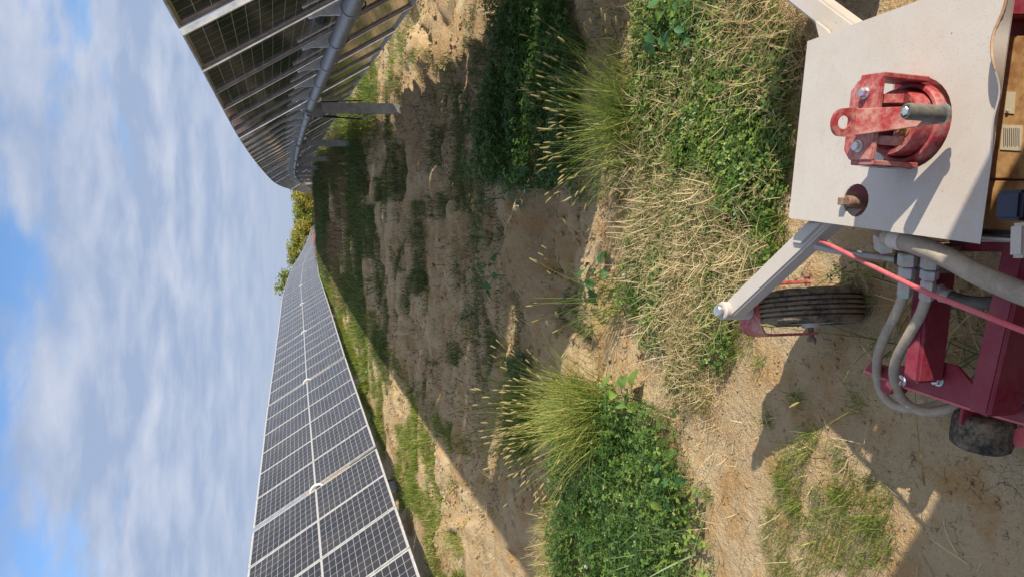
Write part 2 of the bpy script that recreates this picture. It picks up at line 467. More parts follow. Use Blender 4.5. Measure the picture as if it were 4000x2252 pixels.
M_GROUND = mat_ground()
M_GRASS = mat_leaf('grass_blades', (.070, .130, .014), (.135, .205, .024), (.300, .310, .060))
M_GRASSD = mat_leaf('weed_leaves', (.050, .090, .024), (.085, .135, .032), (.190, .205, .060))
M_CLOVER = mat_leaf('clover_leaves', (.036, .092, .018), (.100, .190, .036), (.270, .350, .075), .40, .32)
M_STRAW = mat_leaf('dry_straw', (.330, .220, .105), (.560, .430, .225), (.740, .620, .370), .7, .25)
M_FOX = mat_leaf('foxtail_blades', (.090, .150, .030), (.260, .320, .060), (.520, .500, .150), .5, .4)
M_SEED = mat_leaf('foxtail_seed_heads', (.300, .270, .100), (.430, .370, .160), (.520, .420, .230), .8, .35)
M_BLUEG = mat_leaf('grey_green_blades', (.085, .150, .055), (.150, .220, .085), (.260, .310, .140), .45, .3)
M_BROAD = mat_leaf('broad_leaves', (.040, .125, .045), (.075, .180, .060), (.260, .360, .055), .5, .35)
M_DEAD = mat_leaf('dead_stems', (.095, .065, .042), (.180, .125, .075), (.330, .240, .140), .8, .1)
M_FLOWER = mat_leaf('yellow_petals', (.62, .40, .02), (.75, .52, .03), (.80, .66, .08), .6, .3)
M_WHITEF = mat_leaf('clover_blossom', (.62, .52, .46), (.74, .68, .62), (.80, .78, .74), .7, .3)
M_TREE = mat_leaf('autumn_leaves', (.110, .180, .045), (.250, .290, .062), (.470, .410, .105), .6, .45)
M_BARK = mat_plain('bark', (.13, .10, .075), .9)
M_CELLF = mat_cells('cells_front', (.0125, .0115, .0118), (.36, .35, .35), .24)
M_CELLB = mat_cells('cells_back', (.0045, .0045, .005), (.42, .40, .34), .10, True)
M_ALU = mat_steel('anodised_aluminium', (.54, .54, .54), .42, .25)
M_ALUD = mat_steel('frame_underside', (.44, .45, .46), .45, .45)
M_FIN = mat_steel('bright_zinc_bracket', (.76, .79, .79), .5, .1)
M_GALV = mat_steel('galvanised_steel', (.29, .285, .28), .42, .35)
M_POST = mat_steel('galvanised_post', (.40, .40, .385), .6, .25)
M_BLACK = mat_plain('black_plastic', (.012, .012, .013), .45)
M_BEIGE = mat_paint('cream_paint', (.50, .465, .425), (.46, .375, .27), .25, (.30, .20, .12), .48)
M_RED = mat_paint('dusty_red_paint', (.31, .026, .034), (.48, .29, .25), .70, None, .42)
M_REDT = mat_paint('dusty_red_lever', (.33, .030, .034), (.50, .30, .24), .85, None, .42)
M_REDD = mat_paint('magenta_red_paint', (.205, .014, .034), (.30, .17, .13), .22, None, .45)
M_PINK = mat_paint('faded_red_rod', (.52, .085, .105), (.48, .33, .26), .25, None, .45)
M_BROWN = mat_paint('dusty_brown_housing', (.20, .085, .030), (.44, .27, .11), .85, None, .65, .5)
M_HOSE = mat_paint('dusty_hose', (.27, .235, .185), (.42, .35, .265), .9, None, .8, 1.6)
M_HOSED = mat_paint('dark_hose', (.030, .031, .033), (.30, .25, .19), .30, None, .7, 1.6)
M_ZINC = mat_steel('zinc_plated', (.62, .63, .64), .32, .8)
M_FIT = mat_steel('dusty_steel_fitting', (.44, .41, .36), .5, .25)
M_BRASS = mat_paint('rusty_nut', (.30, .15, .05), (.42, .27, .12), .5, None, .5)
M_PLUG = mat_paint('brown_pipe_plug', (.17, .085, .06), (.36, .25, .17), .6, None, .7)
M_TYRE = mat_paint('muddy_rubber', (.030, .029, .028), (.40, .31, .20), .5, None, .82, 1.2, .2)
M_RUST = mat_paint('rusty_edge', (.30, .16, .07), (.50, .42, .33), .6, None, .7)
M_DECAL = mat_paint('worn_decal', (.55, .52, .48), (.42, .33, .22), .6, None, .6, 2)
M_INK = mat_plain('decal_ink', (.05, .045, .05), .6)
M_PLATE = mat_paint('dusty_data_plate', (.42, .37, .26), (.52, .44, .30), .6, None, .7, 3)
M_BLUE = mat_plain('dark_blue_plastic', (.016, .022, .045), .5)
M_GRIP = mat_paint('worn_grey_grip', (.075, .075, .070), (.26, .23, .18), .6, None, .6)
M_REDPIPE = mat_plain('red_rail_paint', (.55, .05, .06), .5)

# ------------------------------------------------------------------ ground
def graded(a, b, fine, seg):
    """coordinates from a to b: segments (limit, step)"""
    out = [a]
    for lim, st in seg:
        while out[-1] < lim - 1e-6: out.append(min(out[-1] + st, lim))
    return np.array(out)
gx_pos = graded(0, 0, 0, [(2.4, .03), (4.5, .06), (9, .25), (20, 1.2), (60, 5), (200, 20), (900, 100)])
gx_neg = graded(0, 0, 0, [(3.6, .03), (5.5, .08), (9, .3), (20, 1.2), (60, 5), (200, 20), (900, 100)])
GXS = np.concatenate([-gx_neg[::-1], gx_pos[1:]])
ys = [-60, -30, -12, -5, -2, -.5, .3]
while ys[-1] < 1600:
    y = ys[-1]; ys.append(y + (.028 if y < 6 else .028 + (y - 6) * .0095))
GYS = np.array(ys)
gxx, gyy = np.meshgrid(GXS, GYS)
gzz = gz(gxx, gyy)
nv = gxx.size
me = bpy.data.meshes.new('ground')
me.vertices.add(nv)
me.vertices.foreach_set('co', np.stack([gxx, gyy, gzz], -1).ravel())
nyg, nxg = gxx.shape
ii = (np.arange(nyg - 1)[:, None] * nxg + np.arange(nxg - 1)[None, :]).ravel()
quads = np.stack([ii, ii + 1, ii + 1 + nxg, ii + nxg], -1)
me.loops.add(quads.size); me.loops.foreach_set('vertex_index', quads.ravel())
me.polygons.add(len(quads)); me.polygons.foreach_set('loop_start', np.arange(len(quads)) * 4)
me.polygons.foreach_set('use_smooth', np.ones(len(quads), bool))
me.update(calc_edges=True)
ground = link('ground', me, M_GROUND)
tag(ground, 'sandy bare soil aisle between the two rows of solar panels', 'ground', kind='structure')

# ------------------------------------------------------------------ solar trackers
NX = Vector((math.sin(TILT), 0, math.cos(TILT)))        # module normal (towards the sun, to the right)
UX = Vector((math.cos(TILT), 0, -math.sin(TILT)))       # down the module
def laminate_mesh():
    bm = bmesh.new(); bm_box(bm, -PL / 2 + .006, PL / 2 - .006, -PWD / 2 + .006, PWD / 2 - .006, -.003, .003)
    me = bpy.data.meshes.new('panel'); bm.normal_update(); bm.to_mesh(me); bm.free()
    me.materials.append(M_CELLF); me.materials.append(M_CELLB)
    for p in me.polygons: p.material_index = 1 if p.normal.z < -.5 else 0
    return me
def frame_mesh():
    bm = bmesh.new(); a, b_, w, top, bot = PL / 2, PWD / 2, .012, .0045, -.027
    bm_box(bm, -a, a, -b_, -b_ + w, bot, top); bm_box(bm, -a, a, b_ - w, b_, bot, top)
    bm_box(bm, -a, -a + w, -b_ + w, b_ - w, bot, top); bm_box(bm, a - w, a, -b_ + w, b_ - w, bot, top)
    # inward foot of the frame profile
    bm_box(bm, -a + w, a - w, -b_ + w, -b_ + .024, bot, bot + .003); bm_box(bm, -a + w, a - w, b_ - .024, b_ - w, bot, bot + .003)
    me = bpy.data.meshes.new('frame'); bm.normal_update(); bm.to_mesh(me); bm.free(); me.materials.append(M_ALU); return me
ME_LAM, ME_FRM = laminate_mesh(), frame_mesh()
def fin_mesh():
    """pressed fin bracket: a leaf-shaped plate standing between the tube and the module rail"""
    bm = bmesh.new()
    prof = [(-.075, -.045), (-.13, -.02), (-.21, .018), (-.285, .030), (-.29, .045), (.29, .045), (.285, .030), (.16, .012), (.075, -.045), (.0, .018)]
    bm_prism(bm, [Vector((x, -.016, z)) for x, z in prof], (0, 1, 0), .032)
    me = bpy.data.meshes.new('fin_bracket'); bm.normal_update(); bm.to_mesh(me); bm.free(); me.materials.append(M_FIN); return me
def ring_mesh():
    bm = bmesh.new(); bm_lathe(bm, (0, 0, 0), (0, 1, 0), [(.070, -.008), (.076, -.008), (.076, .008), (.070, .008)], 20, True)
    me = bpy.data.meshes.new('tube_clamp'); bm.normal_update(); bm.to_mesh(me); bm.free(); me.materials.append(M_FIT); return me
def cable_mesh():
    bm = bmesh.new()
    bm_tube(bm, spline([(.02, -.1, -.05), (.075, -.04, -.075), (.085, .04, -.10), (.07, .12, -.12), (.03, .2, -.075), (.0, .26, -.07)], 4), .006, 6)
    me = bpy.data.meshes.new('cable'); bm.normal_update(); bm.to_mesh(me); bm.free(); me.materials.append(M_BLACK); return me
def bearing_mesh():
    bm = bmesh.new()
    bm_lathe(bm, (0, 0, 0), (0, 1, 0), [(.072, -.03), (.105, -.03), (.105, .03), (.072, .03)], 24, True)
    bm_prism(bm, [Vector(p) for p in ((-.11, -.012, .02), (-.15, -.012, -.17), (.15, -.012, -.17), (.11, -.012, .02), (.075, -.012, -.065), (-.075, -.012, -.065))], (0, 1, 0), .024)
    bm_box(bm, -.16, .16, -.06, .06, -.18, -.168)
    me = bpy.data.meshes.new('bearing'); bm.normal_update(); bm.to_mesh(me); bm.free(); me.materials.append(M_GALV); return me
def post_mesh():
    """rolled I-section pile, 2 m, top at the origin"""
    bm = bmesh.new(); z0, z1 = -2.0, 0.0
    bm_box(bm, -.075, .075, -.052, -.044, z0, z1); bm_box(bm, -.075, .075, .044, .052, z0, z1); bm_box(bm, -.004, .004, -.044, .044, z0, z1)
    me = bpy.data.meshes.new('post'); bm.normal_update(); bm.to_mesh(me); bm.free(); me.materials.append(M_POST); return me
ME_FIN, ME_RING, ME_CAB, ME_BEAR, ME_POST = fin_mesh(), ring_mesh(), cable_mesh(), bearing_mesh(), post_mesh()
def hoop_mesh():
    bm = bmesh.new()
    for yy in (-.022, .022):
        bm_tube(bm, [Vector((.13 * math.cos(R(a)), yy, .045 + .135 * math.sin(R(a)))) for a in range(-10, 191, 20)], .012, 8)
    me = bpy.data.meshes.new('bearing_hoop'); bm.normal_update(); bm.to_mesh(me); bm.free(); me.materials.append(M_FIN); return me
ME_HOOP = hoop_mesh()
STEP, BAY = PWD + .022, 6 * (PWD + .022) + .125
def basis(side, y):
    s = float(axisz(side, y + .5) - axisz(side, y - .5))
    t = Vector((0, 1, s)).normalized()
    n = (NX - t * NX.dot(t)).normalized(); u = t.cross(n)
    return u, t, n
def axis_pt(side, y):
    return Vector((XR if side > 0 else XL, y, float(axisz(side, y))))
def frame_at(p, u, t, n):
    M = Matrix((u, t, n)).transposed().to_4x4(); M.translation = p; return M
def tracker(label, side, gaps, n_first, group='rows of tilted solar panels', far=False, dampers=()):
    """gaps: y of the bearing gaps; between neighbouring gaps stand six modules; n_first modules before the first gap"""
    root = empty('solar_tracker', (XR if side > 0 else XL, gaps[0], float(base_z(XR if side > 0 else XL, gaps[0]))))
    tag(root, label, 'solar tracker', group)
    cells = [gaps[0] - .0625 - STEP * (k + .5) for k in range(n_first)]
    for g in gaps[:-1]:
        cells += [g + .0625 + STEP * (k + .5) + (BAY - .125 - 6 * STEP) / 2 for k in range(6)]
    y0, y1 = min(cells) - .6, max(cells) + .6
    def tubec(y):
        u, t, n = basis(side, y); return axis_pt(side, y) - n * .135
    bm = bmesh.new(); k = max(3, int((y1 - y0) / 1.2))
    bm_tube(bm, [tubec(y0 + (y1 - y0) * i / k) for i in range(k + 1)], .067, 20)
    bm_obj('torque_tube', bm, M_GALV, root, None, 40)
    for y in cells:
        u, t, n = basis(side, y); jit = rng.normal(0, .0025, 3)
        u2 = (u + n * jit[0]).normalized(); n2 = t.cross(u2) * -1 if t.cross(u2).dot(n) < 0 else t.cross(u2)
        u2 = t.cross(n2)
        Mt = frame_at(axis_pt(side, y) + n * (jit[1]), u2, t, n2)
        p = link('panel', ME_LAM, None, root, Mt)
        link('frame', ME_FRM, None, p, Mt)
        if y < 62:
            for yy in (y + STEP / 2,):
                u, t, n = basis(side, yy); Mf = frame_at(tubec(yy) + n * .05, u, t, n)
                link('fin_bracket', ME_FIN, None, root, Mf)
            if y < 40:
                link('tube_clamp', ME_RING, None, root, frame_at(tubec(y + STEP / 2 - .10), u, t, n))
            if y < 26:
                link('cable', ME_CAB, None, root, frame_at(tubec(y + STEP / 2 + rng.uniform(-.1, .1)), Vector((1, 0, 0)), t, Vector((0, 0, 1))))
    lean = R(3.4)
    for i, g in enumerate(gaps):
        if g > y1: continue
        c = tubec(g)
        up = Vector((-math.sin(lean), 0, math.cos(lean))); sx = Vector((math.cos(lean), 0, math.sin(lean)))
        Mp = frame_at(c, sx, Vector((0, 1, 0)), up)
        link('bearing', ME_BEAR, None, root, Mp)
        if g < 45:
            u_, t_, n_ = basis(side, g); link('bearing_hoop', ME_HOOP, None, root, frame_at(c, u_, t_, n_))
        link('post', ME_POST, None, root, Mp @ Matrix.Translation((0, 0, -.18)))
        if i in dampers:
            for s in (-1, 1):
                bm = bmesh.new()
                a = c + Vector((s * .10, .10, .05)); b_ = c + Vector((s * .145 + .04, .10, -.80))
                bm_tube(bm, [a, a.lerp(b_, .55)], .020, 10); bm_tube(bm, [a.lerp(b_, .55), b_], .012, 10)
                bm_obj('damper', bm, M_BLACK, root, None, 40)
                bm = bmesh.new()
                bm_bar(bm, b_ + Vector((s * .01, 0, 0)), c + Vector((s * .07 + .04, 0, -.70)), .012, .02, (0, 1, 0))
                bm_bar(bm, b_ + Vector((s * .01, 0, 0)), c + Vector((s * .07 + .05, 0, -.92)), .012, .02, (0, 1, 0))
                bm_obj('damper_bracket', bm, M_GALV, root)
    return root
gR = [4.33 + BAY * k for k in range(9)]
tracker('near right row of solar panels seen from its dark underside, with torque tube and posts', 1, gR, 1, dampers=(1,))
gR2 = [gR[-1] + .55 + BAY * k for k in range(6)]
tracker('far right row of solar panels dropping away behind the crest, seen from below', 1, gR2, 0, dampers=())
gL = [4.25 + BAY * k for k in range(8)]
tracker('near left row of solar panels showing grey cell faces and white frames', -1, gL, 2, dampers=())
gL2 = [gL[-1] + .5 + BAY * k for k in range(9)]
tracker('far left row of solar panels running downhill to the trees', -1, gL2, 0, dampers=())
gL3 = [gL2[-1] + 3.0 + BAY * k for k in range(7)]
tracker('farthest left row of solar panels, pale tip beyond a gap before the trees', -1, gL3, 0, dampers=())

# ------------------------------------------------------------------ mower deck in the foreground
def mower():
    A = R(9.6)
    MF = HZ * math.cos(A) + RT * math.sin(A); MR = RT * math.cos(A) - HZ * math.sin(A); UP = Vector((0, 0, 1))
    o = W(3450, 560, .45); o.z = 0
    root = empty('mower_deck', (o.x, o.y, float(gz(o.x, o.y))))
    tag(root, 'cream topped red mower deck with hand crank, caster wheel and hydraulic hoses', 'mower')
    def part(name, bm, mat, parent=None, sm=None): return bm_obj(name, bm, mat, parent or root, None, sm)
    def hexbolt(c, axis, r, h, mat=M_ZINC, parent=None, washer=True, name='bolt'):
        bm = bmesh.new(); axis = Vector(axis).normalized()
        if washer: bm_lathe(bm, c, axis, [(r * 1.25, 0), (r * 1.25, h * .2)], 14)
        bm_lathe(bm, Vector(c) + axis * (h * .2 if washer else 0), axis, [(r, 0), (r, h * .75), (r * .86, h * .95), (r * .5, h)], 6)
        return part(name, bm, mat, parent)
    zp = .45
    # --- top plate with two openings, folded lips, one lip knocked out of true
    FL, FR, NL = W(3081, 851, zp), W(3154, 162, zp), W(3823, 952, zp)
    NR = W(3975, -140, zp)
    NLx = NL.copy()
    def rect_uv(u, v):                                   # u left..right, v far..near
        a = FL.lerp(FR, u); b_ = NL.lerp(NR, u); return a.lerp(b_, v)
    hole = []
    hc = W(3562, 484, zp); hr = .099
    for k in range(28):
        a = -math.pi * .5 + 2 * math.pi * k / 28
        hole.append(hc + (MR * math.cos(a) + MF * math.sin(a)) * hr)
    h2c = W(3343, 783, zp); h2r = .040
    hole2 = [h2c + (MR * math.cos(2 * math.pi * k / 20) + MF * math.sin(2 * math.pi * k / 20)) * h2r for k in range(20)]
    # square relief notches of the big opening, left and right on its far side
    outer = [FL, FR, NR, NL]
    bm = bmesh.new()
    def loop(pts):
        vs_ = [bm.verts.new(p) for p in pts]; return [bm.edges.new((vs_[i], vs_[(i + 1) % len(vs_)])) for i in range(len(vs_))]
    notch = []
    for p in hole:
        d = p - hc; r_, f_ = d.dot(MR), d.dot(MF)
        notch.append(p)
    # rebuild as: near arc + straight notch sides
    arc = [hc + (MR * math.cos(a) + MF * math.sin(a)) * hr for a in [R(-200 + 220 * k / 22) for k in range(23)]]
    arc = [hc - MR * .097 + MF * .066, hc - MR * .097 + MF * .02] + [p for p in arc if (p - hc).dot(MF) < .015] + [hc + MR * .097 + MF * .02, hc + MR * .097 + MF * .066]
    es = loop([p for p in outer]) + loop(arc) + loop(hole2)
    # refine the outline slightly so the sheet is not dead straight
    bmesh.ops.triangle_fill(bm, use_beauty=True, use_dissolve=False, edges=es)
    # drop any triangle that closed an opening
    def inside(poly, p):
        n_ = len(poly); c_ = False; x, y = p.x, p.y
        for i in range(n_):
            a, b_ = poly[i], poly[i - 1]
            if (a.y > y) != (b_.y > y) and x < (b_.x - a.x) * (y - a.y) / (b_.y - a.y) + a.x: c_ = not c_
        return c_
    bad = [f for f in bm.faces if inside(arc, f.calc_center_median()) or inside(hole2, f.calc_center_median())]
    bmesh.ops.delete(bm, geom=bad, context='FACES')
    ret = bmesh.ops.extrude_face_region(bm, geom=list(bm.faces))
    vs_ = [g for g in ret['geom'] if isinstance(g, bmesh.types.BMVert)]
    bmesh.ops.translate(bm, verts=vs_, vec=(0, 0, -.005))
    bmesh.ops.recalc_face_normals(bm, faces=list(bm.faces))
    plate = part('top_plate', bm, M_BEIGE)
    bm = bmesh.new()                                     # folded skirts far, left and right
    e1 = .004
    for a, b_, inn in ((FL, FR, -MF), (FL, NL, MR), (FR, NR, -MR)):
        d = (b_ - a).normalized()
        bm_prism(bm, [a + inn * e1 + Vector((0, 0, -.006)), b_ + inn * e1 + Vector((0, 0, -.006)), b_ + inn * (e1 + .004) + Vector((0, 0, -.006)), a + inn * (e1 + .004) + Vector((0, 0, -.006))], (0, 0, -1), .030)
    part('folded_skirt', bm, M_BEIGE, plate)
    bm = bmesh.new()                                     # near lip, bent up and dented towards the right
    n_ = 40; rows = []
    for k in range(n_ + 1):
        u = k / n_; p = NL.lerp(NR, u)
        hgt = .006 + .016 * smooth(.30, .52, u) + .018 * math.exp(-((u - .66) / .10) ** 2)
        off = -.004 - .016 * math.exp(-((u - .56) / .09) ** 2) + .012 * math.exp(-((u - .76) / .07) ** 2)
        q0 = p + MF * .001 + Vector((0, 0, .001)); q1 = p + MF * off + Vector((0, 0, hgt))
        rows.append((q0, q1))
    vv = [[bm.verts.new(a), bm.verts.new(b_), bm.verts.new(b_ - MF * .004), bm.verts.new(a - MF * .004)] for a, b_ in rows]
    for r0, r1 in zip(vv, vv[1:]):
        for j in range(4): bm.faces.new((r0[j], r0[(j + 1) % 4], r1[(j + 1) % 4], r1[j]))
    bm.faces.new(vv[0]); bm.faces.new(list(reversed(vv[-1])))
    bmesh.ops.recalc_face_normals(bm, faces=list(bm.faces))
    lip = part('bent_lip', bm, M_BEIGE, plate, 30)
    bm = bmesh.new()
    rr = [(a, b_) for k, (a, b_) in enumerate(rows) if 25 <= k <= 40]
    vv = [[bm.verts.new(b_ + Vector((0, 0, .0004)) + MF * .0012), bm.verts.new(b_ + Vector((0, 0, .0022)) - MF * .002), bm.verts.new(b_ + Vector((0, 0, .0004)) - MF * .0052)] for a, b_ in rr]
    for r0, r1 in zip(vv, vv[1:]):
        for j in range(3): bm.faces.new((r0[j], r0[(j + 1) % 3], r1[(j + 1) % 3], r1[j]))
    bmesh.ops.recalc_face_normals(bm, faces=list(bm.faces))
    part('rusty_edge', bm, M_RUST, plate)
    # pipe plug standing in the small opening
    pc = W(3338, 788, .425)
    bm = bmesh.new(); bm_lathe(bm, pc + Vector((0, 0, -.10)), UP, [(.016, 0), (.016, .10), (.0145, .108), (.0145, .122), (.012, .126)], 18)
    plug = part('pipe_plug', bm, M_PLUG, None, 40)
    bm = bmesh.new(); s = .009; bm_box(bm, pc.x - s, pc.x + s, pc.y - s, pc.y + s, pc.z + .0265, pc.z + .044); bevel(bm, .0012)
    part('square_head', bm, M_PLUG, plug)
    # --- crank assembly: flange ring, drum, inverted-U yoke, lever with grip
    dz = .452
    bm = bmesh.new(); c0 = hc + MF * .008; c0.z = 0
    bm_lathe(bm, c0, UP, [(.075, dz - .06), (.088, dz - .06), (.088, dz + .008), (.085, dz + .012), (.078, dz + .012), (.075, dz + .008)], 48, True)
    part('flange_ring', bm, M_RED, None, 40)
    bm = bmesh.new(); bm_lathe(bm, c0, UP, [(.058, dz - .25), (.071, dz - .25), (.071, dz + .044), (.069, dz + .048), (.060, dz + .048), (.058, dz + .044)], 48, True)
    drum = part('drum', bm, M_RED, None, 40)
    bm = bmesh.new()                                     # segment plate inside the drum mouth
    seg = [c0 + (MR * math.cos(a) + MF * math.sin(a)) * .0575 for a in [R(-165 + 115 * k / 10) for k in range(11)]]
    seg += [c0 + MR * .02 - MF * .012, c0 - MR * .03 - MF * .005]
    bm_prism(bm, [p + Vector((0, 0, dz + .034)) for p in seg], UP, .008)
    part('segment_plate', bm, M_RED, drum)
    nc = c0 - MR * .018 - MF * .034 + Vector((0, 0, dz + .0425))
    bm = bmesh.new(); bm_lathe(bm, nc, UP, [(.0135, 0), (.0135, .002)], 16); bm_lathe(bm, nc + UP * .0025, UP, [(.0100, 0), (.0100, .010), (.0085, .012)], 6); bm_lathe(bm, nc + UP * .013, UP, [(.006, 0), (.006, .008)], 12)
    part('rusty_nut', bm, M_BRASS, drum)
    # yoke: top strap with bevelled far corners and two legs
    tz = .580; yc = c0 + MF * .000
    wl_, dl = .086, .043
    top = [(-wl_, -dl), (wl_, -dl), (wl_, dl - .020), (wl_ - .022, dl), (-wl_ + .022, dl), (-wl_, dl - .020)]
    bm = bmesh.new(); bm_prism(bm, [yc + MR * a + MF * b_ + Vector((0, 0, tz)) for a, b_ in top], UP, -.011)
    bevel(bm, .0025, 2)
    yoke = part('yoke', bm, M_REDT, None, 40)
    for sgn in (-1, 1):
        bm = bmesh.new()
        prof = [(-dl, tz - .004), (dl - .022, tz - .004), (dl - .012, tz - .025), (.026, dz + .004), (-.046, dz + .004)]
        bm_prism(bm, [yc + MR * (sgn * wl_ - (.001 if sgn > 0 else -.001)) + MF * a + Vector((0, 0, z)) for a, z in prof], MR * sgn, .011)
        bevel(bm, .0018)
        leg = part('yoke_leg', bm, M_RED, yoke)
        hexbolt(yc + MR * sgn * .056 + MF * -.002 + Vector((0, 0, tz + .0005)), UP, .0105, .012, M_ZINC, yoke)
        # triangular gusset under the strap
        bm = bmesh.new(); gb = yc + MR * sgn * .034 - MF * .036
        bm_prism(bm, [gb + Vector((0, 0, tz - .014)), gb - MF * .030 + Vector((0, 0, tz - .040)), gb - MF * .022 + Vector((0, 0, tz - .062)), gb + Vector((0, 0, tz - .062))], MR * sgn, .018)
        part('gusset', bm, M_REDT, yoke)
    # worn warning decal on the left leg
    dq = yc - MR * (wl_ + .0105 + .0015)
    bm = bmesh.new(); bm_prism(bm, [dq - MF * .040 + Vector((0, 0, tz - .02)), dq - MF * .040 + Vector((0, 0, dz + .025)), dq + MF * .006 + Vector((0, 0, dz + .025)), dq + MF * .006 + Vector((0, 0, tz - .02))], -MR, .0008)
    dec = part('decal', bm, M_DECAL, yoke)
    bm = bmesh.new()
    for k in range(6):
        q = dq - MR * .001; zt = tz - .028 - k * .011
        bm_prism(bm, [q - MF * .036 + Vector((0, 0, zt)), q - MF * .036 + Vector((0, 0, zt - .004)), q + MF * (.002 if k % 2 else -.012) + Vector((0, 0, zt - .004)), q + MF * (.002 if k % 2 else -.012) + Vector((0, 0, zt))], -MR, .0004)
    part('decal_lettering', bm, M_INK, yoke)
    # lever: flat bar sloping from a kinked eye down to the grip
    E, K, T = W(3293, 478, .640), W(3342, 478, .612), W(3682, 447, .506)
    t = (T - K).normalized(); s = MR; n = t.cross(s).normalized()
    if n.z < 0: n = -n
    th = .009
    def bar_pts(w0, w1, tip):
        pts = [K - s * w0, K + s * w0]
        pts = [K + s * w0, T + s * w1]
        for k in range(7):
            a = R(90 - 180 * (k + 1) / 8); pts.append(T + s * w1 * math.sin(a) + t * w1 * math.cos(a) * .9)
        pts += [T - s * w1, K - s * w0]
        return pts
    bm = bmesh.new(); bm_prism(bm, [p - n * th / 2 for p in bar_pts(.028, .018, True)], n, th); bevel(bm, .0012)
    lever = part('crank_lever', bm, M_REDT)
    te = (E - K); te = te.normalized(); ne = te.cross(s).normalized()
    if ne.z < 0: ne = -ne
    L = .060; ec = K + te * .025
    ringo = [K - s * .028, K - s * .030 + te * .012]
    ringo += [K + te * (.030 + .022 * math.sin(R(a))) + s * (-.029 * math.cos(R(a))) for a in range(0, 181, 15)]
    ringo += [K + s * .030 + te * .012, K + s * .028]
    ringi = [ec + (s * math.cos(R(a)) + te * math.sin(R(a))) * .0145 for a in range(0, 360, 20)]
    bm = bmesh.new(); es = loop(ringo) if False else None
    def loop2(b2, pts):
        v2 = [b2.verts.new(p) for p in pts]; return [b2.edges.new((v2[i], v2[(i + 1) % len(v2)])) for i in range(len(v2))]
    es = loop2(bm, ringo) + loop2(bm, ringi)
    bmesh.ops.triangle_fill(bm, use_beauty=True, use_dissolve=False, edges=es)
    bad = [f for f in bm.faces if (f.calc_center_median() - ec).length < .0130]
    bmesh.ops.delete(bm, geom=bad, context='FACES')
    ret = bmesh.ops.extrude_face_region(bm, geom=list(bm.faces)); bmesh.ops.translate(bm, verts=[g for g in ret['geom'] if isinstance(g, bmesh.types.BMVert)], vec=ne * -th)
    bmesh.ops.recalc_face_normals(bm, faces=list(bm.faces))
    part('lever_eye', bm, M_REDT, lever)
    gb = T + n * (th / 2 + .001); ga = (UP * .97 + MF * .10).normalized()
    bm = bmesh.new(); bm_lathe(bm, gb, ga, [(.0165, 0), (.0165, .080), (.0145, .086), (.0115, .086), (.0115, .079)], 24); part('grip', bm, M_GRIP, lever, 40)
    hexbolt(gb + ga * .0795, ga, .0098, .010, M_ZINC, lever, False)
    bm = bmesh.new(); bm_lathe(bm, gb - ga * .001, ga, [(.0205, 0), (.0205, .003)], 20); part('washer', bm, M_ZINC, lever)
    # --- front arms to the casters
    def arm(p0, p1, name='front_arm'):
        bm = bmesh.new(); bm_bar(bm, p0, p1, .058, .055); bevel(bm, .006, 2); return part(name, bm, M_BEIGE, None, 40)
    za = .375
    pv = W(2851, 1212, .39); pv.z = za
    arm(pv + (W(3330, 775, za) - pv).normalized() * .012, W(3330, 775, za))
    ra0, ra1 = W(3330, 128, za), W(3062, -75, za)
    ra1 = ra0 + (ra1 - ra0).normalized() * .62
    arm(ra0 - (ra1 - ra0).normalized() * .12, ra1)
    bm = bmesh.new(); gs = W(3215, 110, za + .03)          # weld gusset on the right arm
    bm_prism(bm, [W(3196, 84, .408), W(3240, 118, .408), W(3262, 152, .408), W(3212, 150, .408)], UP, .010); part('arm_gusset', bm, M_BEIGE)
    bm = bmesh.new()
    bm_prism(bm, [W(3155, 875, .4045), W(3105, 945, .4045), W(3135, 950, .4045), W(3215, 870, .4045)], UP, .008); part('arm_gusset', bm, M_BEIGE)
    def caster(pvt, wheel_dir, name):
        cw = empty(name, pvt); cw.parent = root; cw.location = Vector(pvt) - root.location
        WORLD[cw.name] = Matrix.Translation(Vector(pvt))
        d = wheel_dir; ax = Vector((d.y, -d.x, 0))
        gnd = float(base_z(pvt[0], pvt[1]))
        wr, wwd = .160, .112
        wc = Vector((pvt[0], pvt[1], 0)) - d * .105; wc.z = float(gz(wc.x, wc.y)) + wr - .006
        bm = bmesh.new(); bm_lathe(bm, Vector((pvt[0], pvt[1], za - .055)), UP, [(.030, 0), (.030, .098), (.026, .102)], 22); bm_obj('pivot_tube', bm, M_BEIGE, cw, None, 40)
        bm = bmesh.new(); bm_lathe(bm, Vector((pvt[0], pvt[1], za + .046)), UP, [(.0195, 0), (.0195, .016), (.017, .019)], 22); bm_obj('pivot_cap', bm, M_ZINC, cw, None, 40)
        # fork: one strap bent over the tyre
        prof = []
        hw, tp, rad = .088, za - .058, .045
        for sg in (1, -1):
            seq = [Vector((hw, 0, wc.z - .012)), Vector((hw, 0, tp - rad))]
            seq += [Vector((hw - rad + rad * math.cos(R(q)), 0, tp - rad + rad * math.sin(R(q)))) for q in range(15, 91, 15)]
            prof.append(seq)
        path = prof[0] + [Vector((-p.x, 0, p.z)) for p in reversed(prof[0])]
        bm = bmesh.new(); vv = []
        for i, p in enumerate(path):
            hgt = (p.z - (wc.z - .012)) / (tp - wc.z + .012)
            cdir = -.105 + .105 * max(0, min(1, hgt * 1.15))
            wdt = .019 + .036 * max(0, min(1, hgt)) ** 1.5
            cen = Vector((pvt[0], pvt[1], 0)) + ax * p.x + d * cdir + Vector((0, 0, p.z))
            inn = Vector((-math.copysign(1, p.x) if hgt < .8 else 0, 0, -1 if hgt >= .8 else 0))
            i3 = ax * inn.x + UP * inn.z
            vv.append([bm.verts.new(cen + d * wdt), bm.verts.new(cen - d * wdt), bm.verts.new(cen - d * wdt + i3 * .008), bm.verts.new(cen + d * wdt + i3 * .008)])
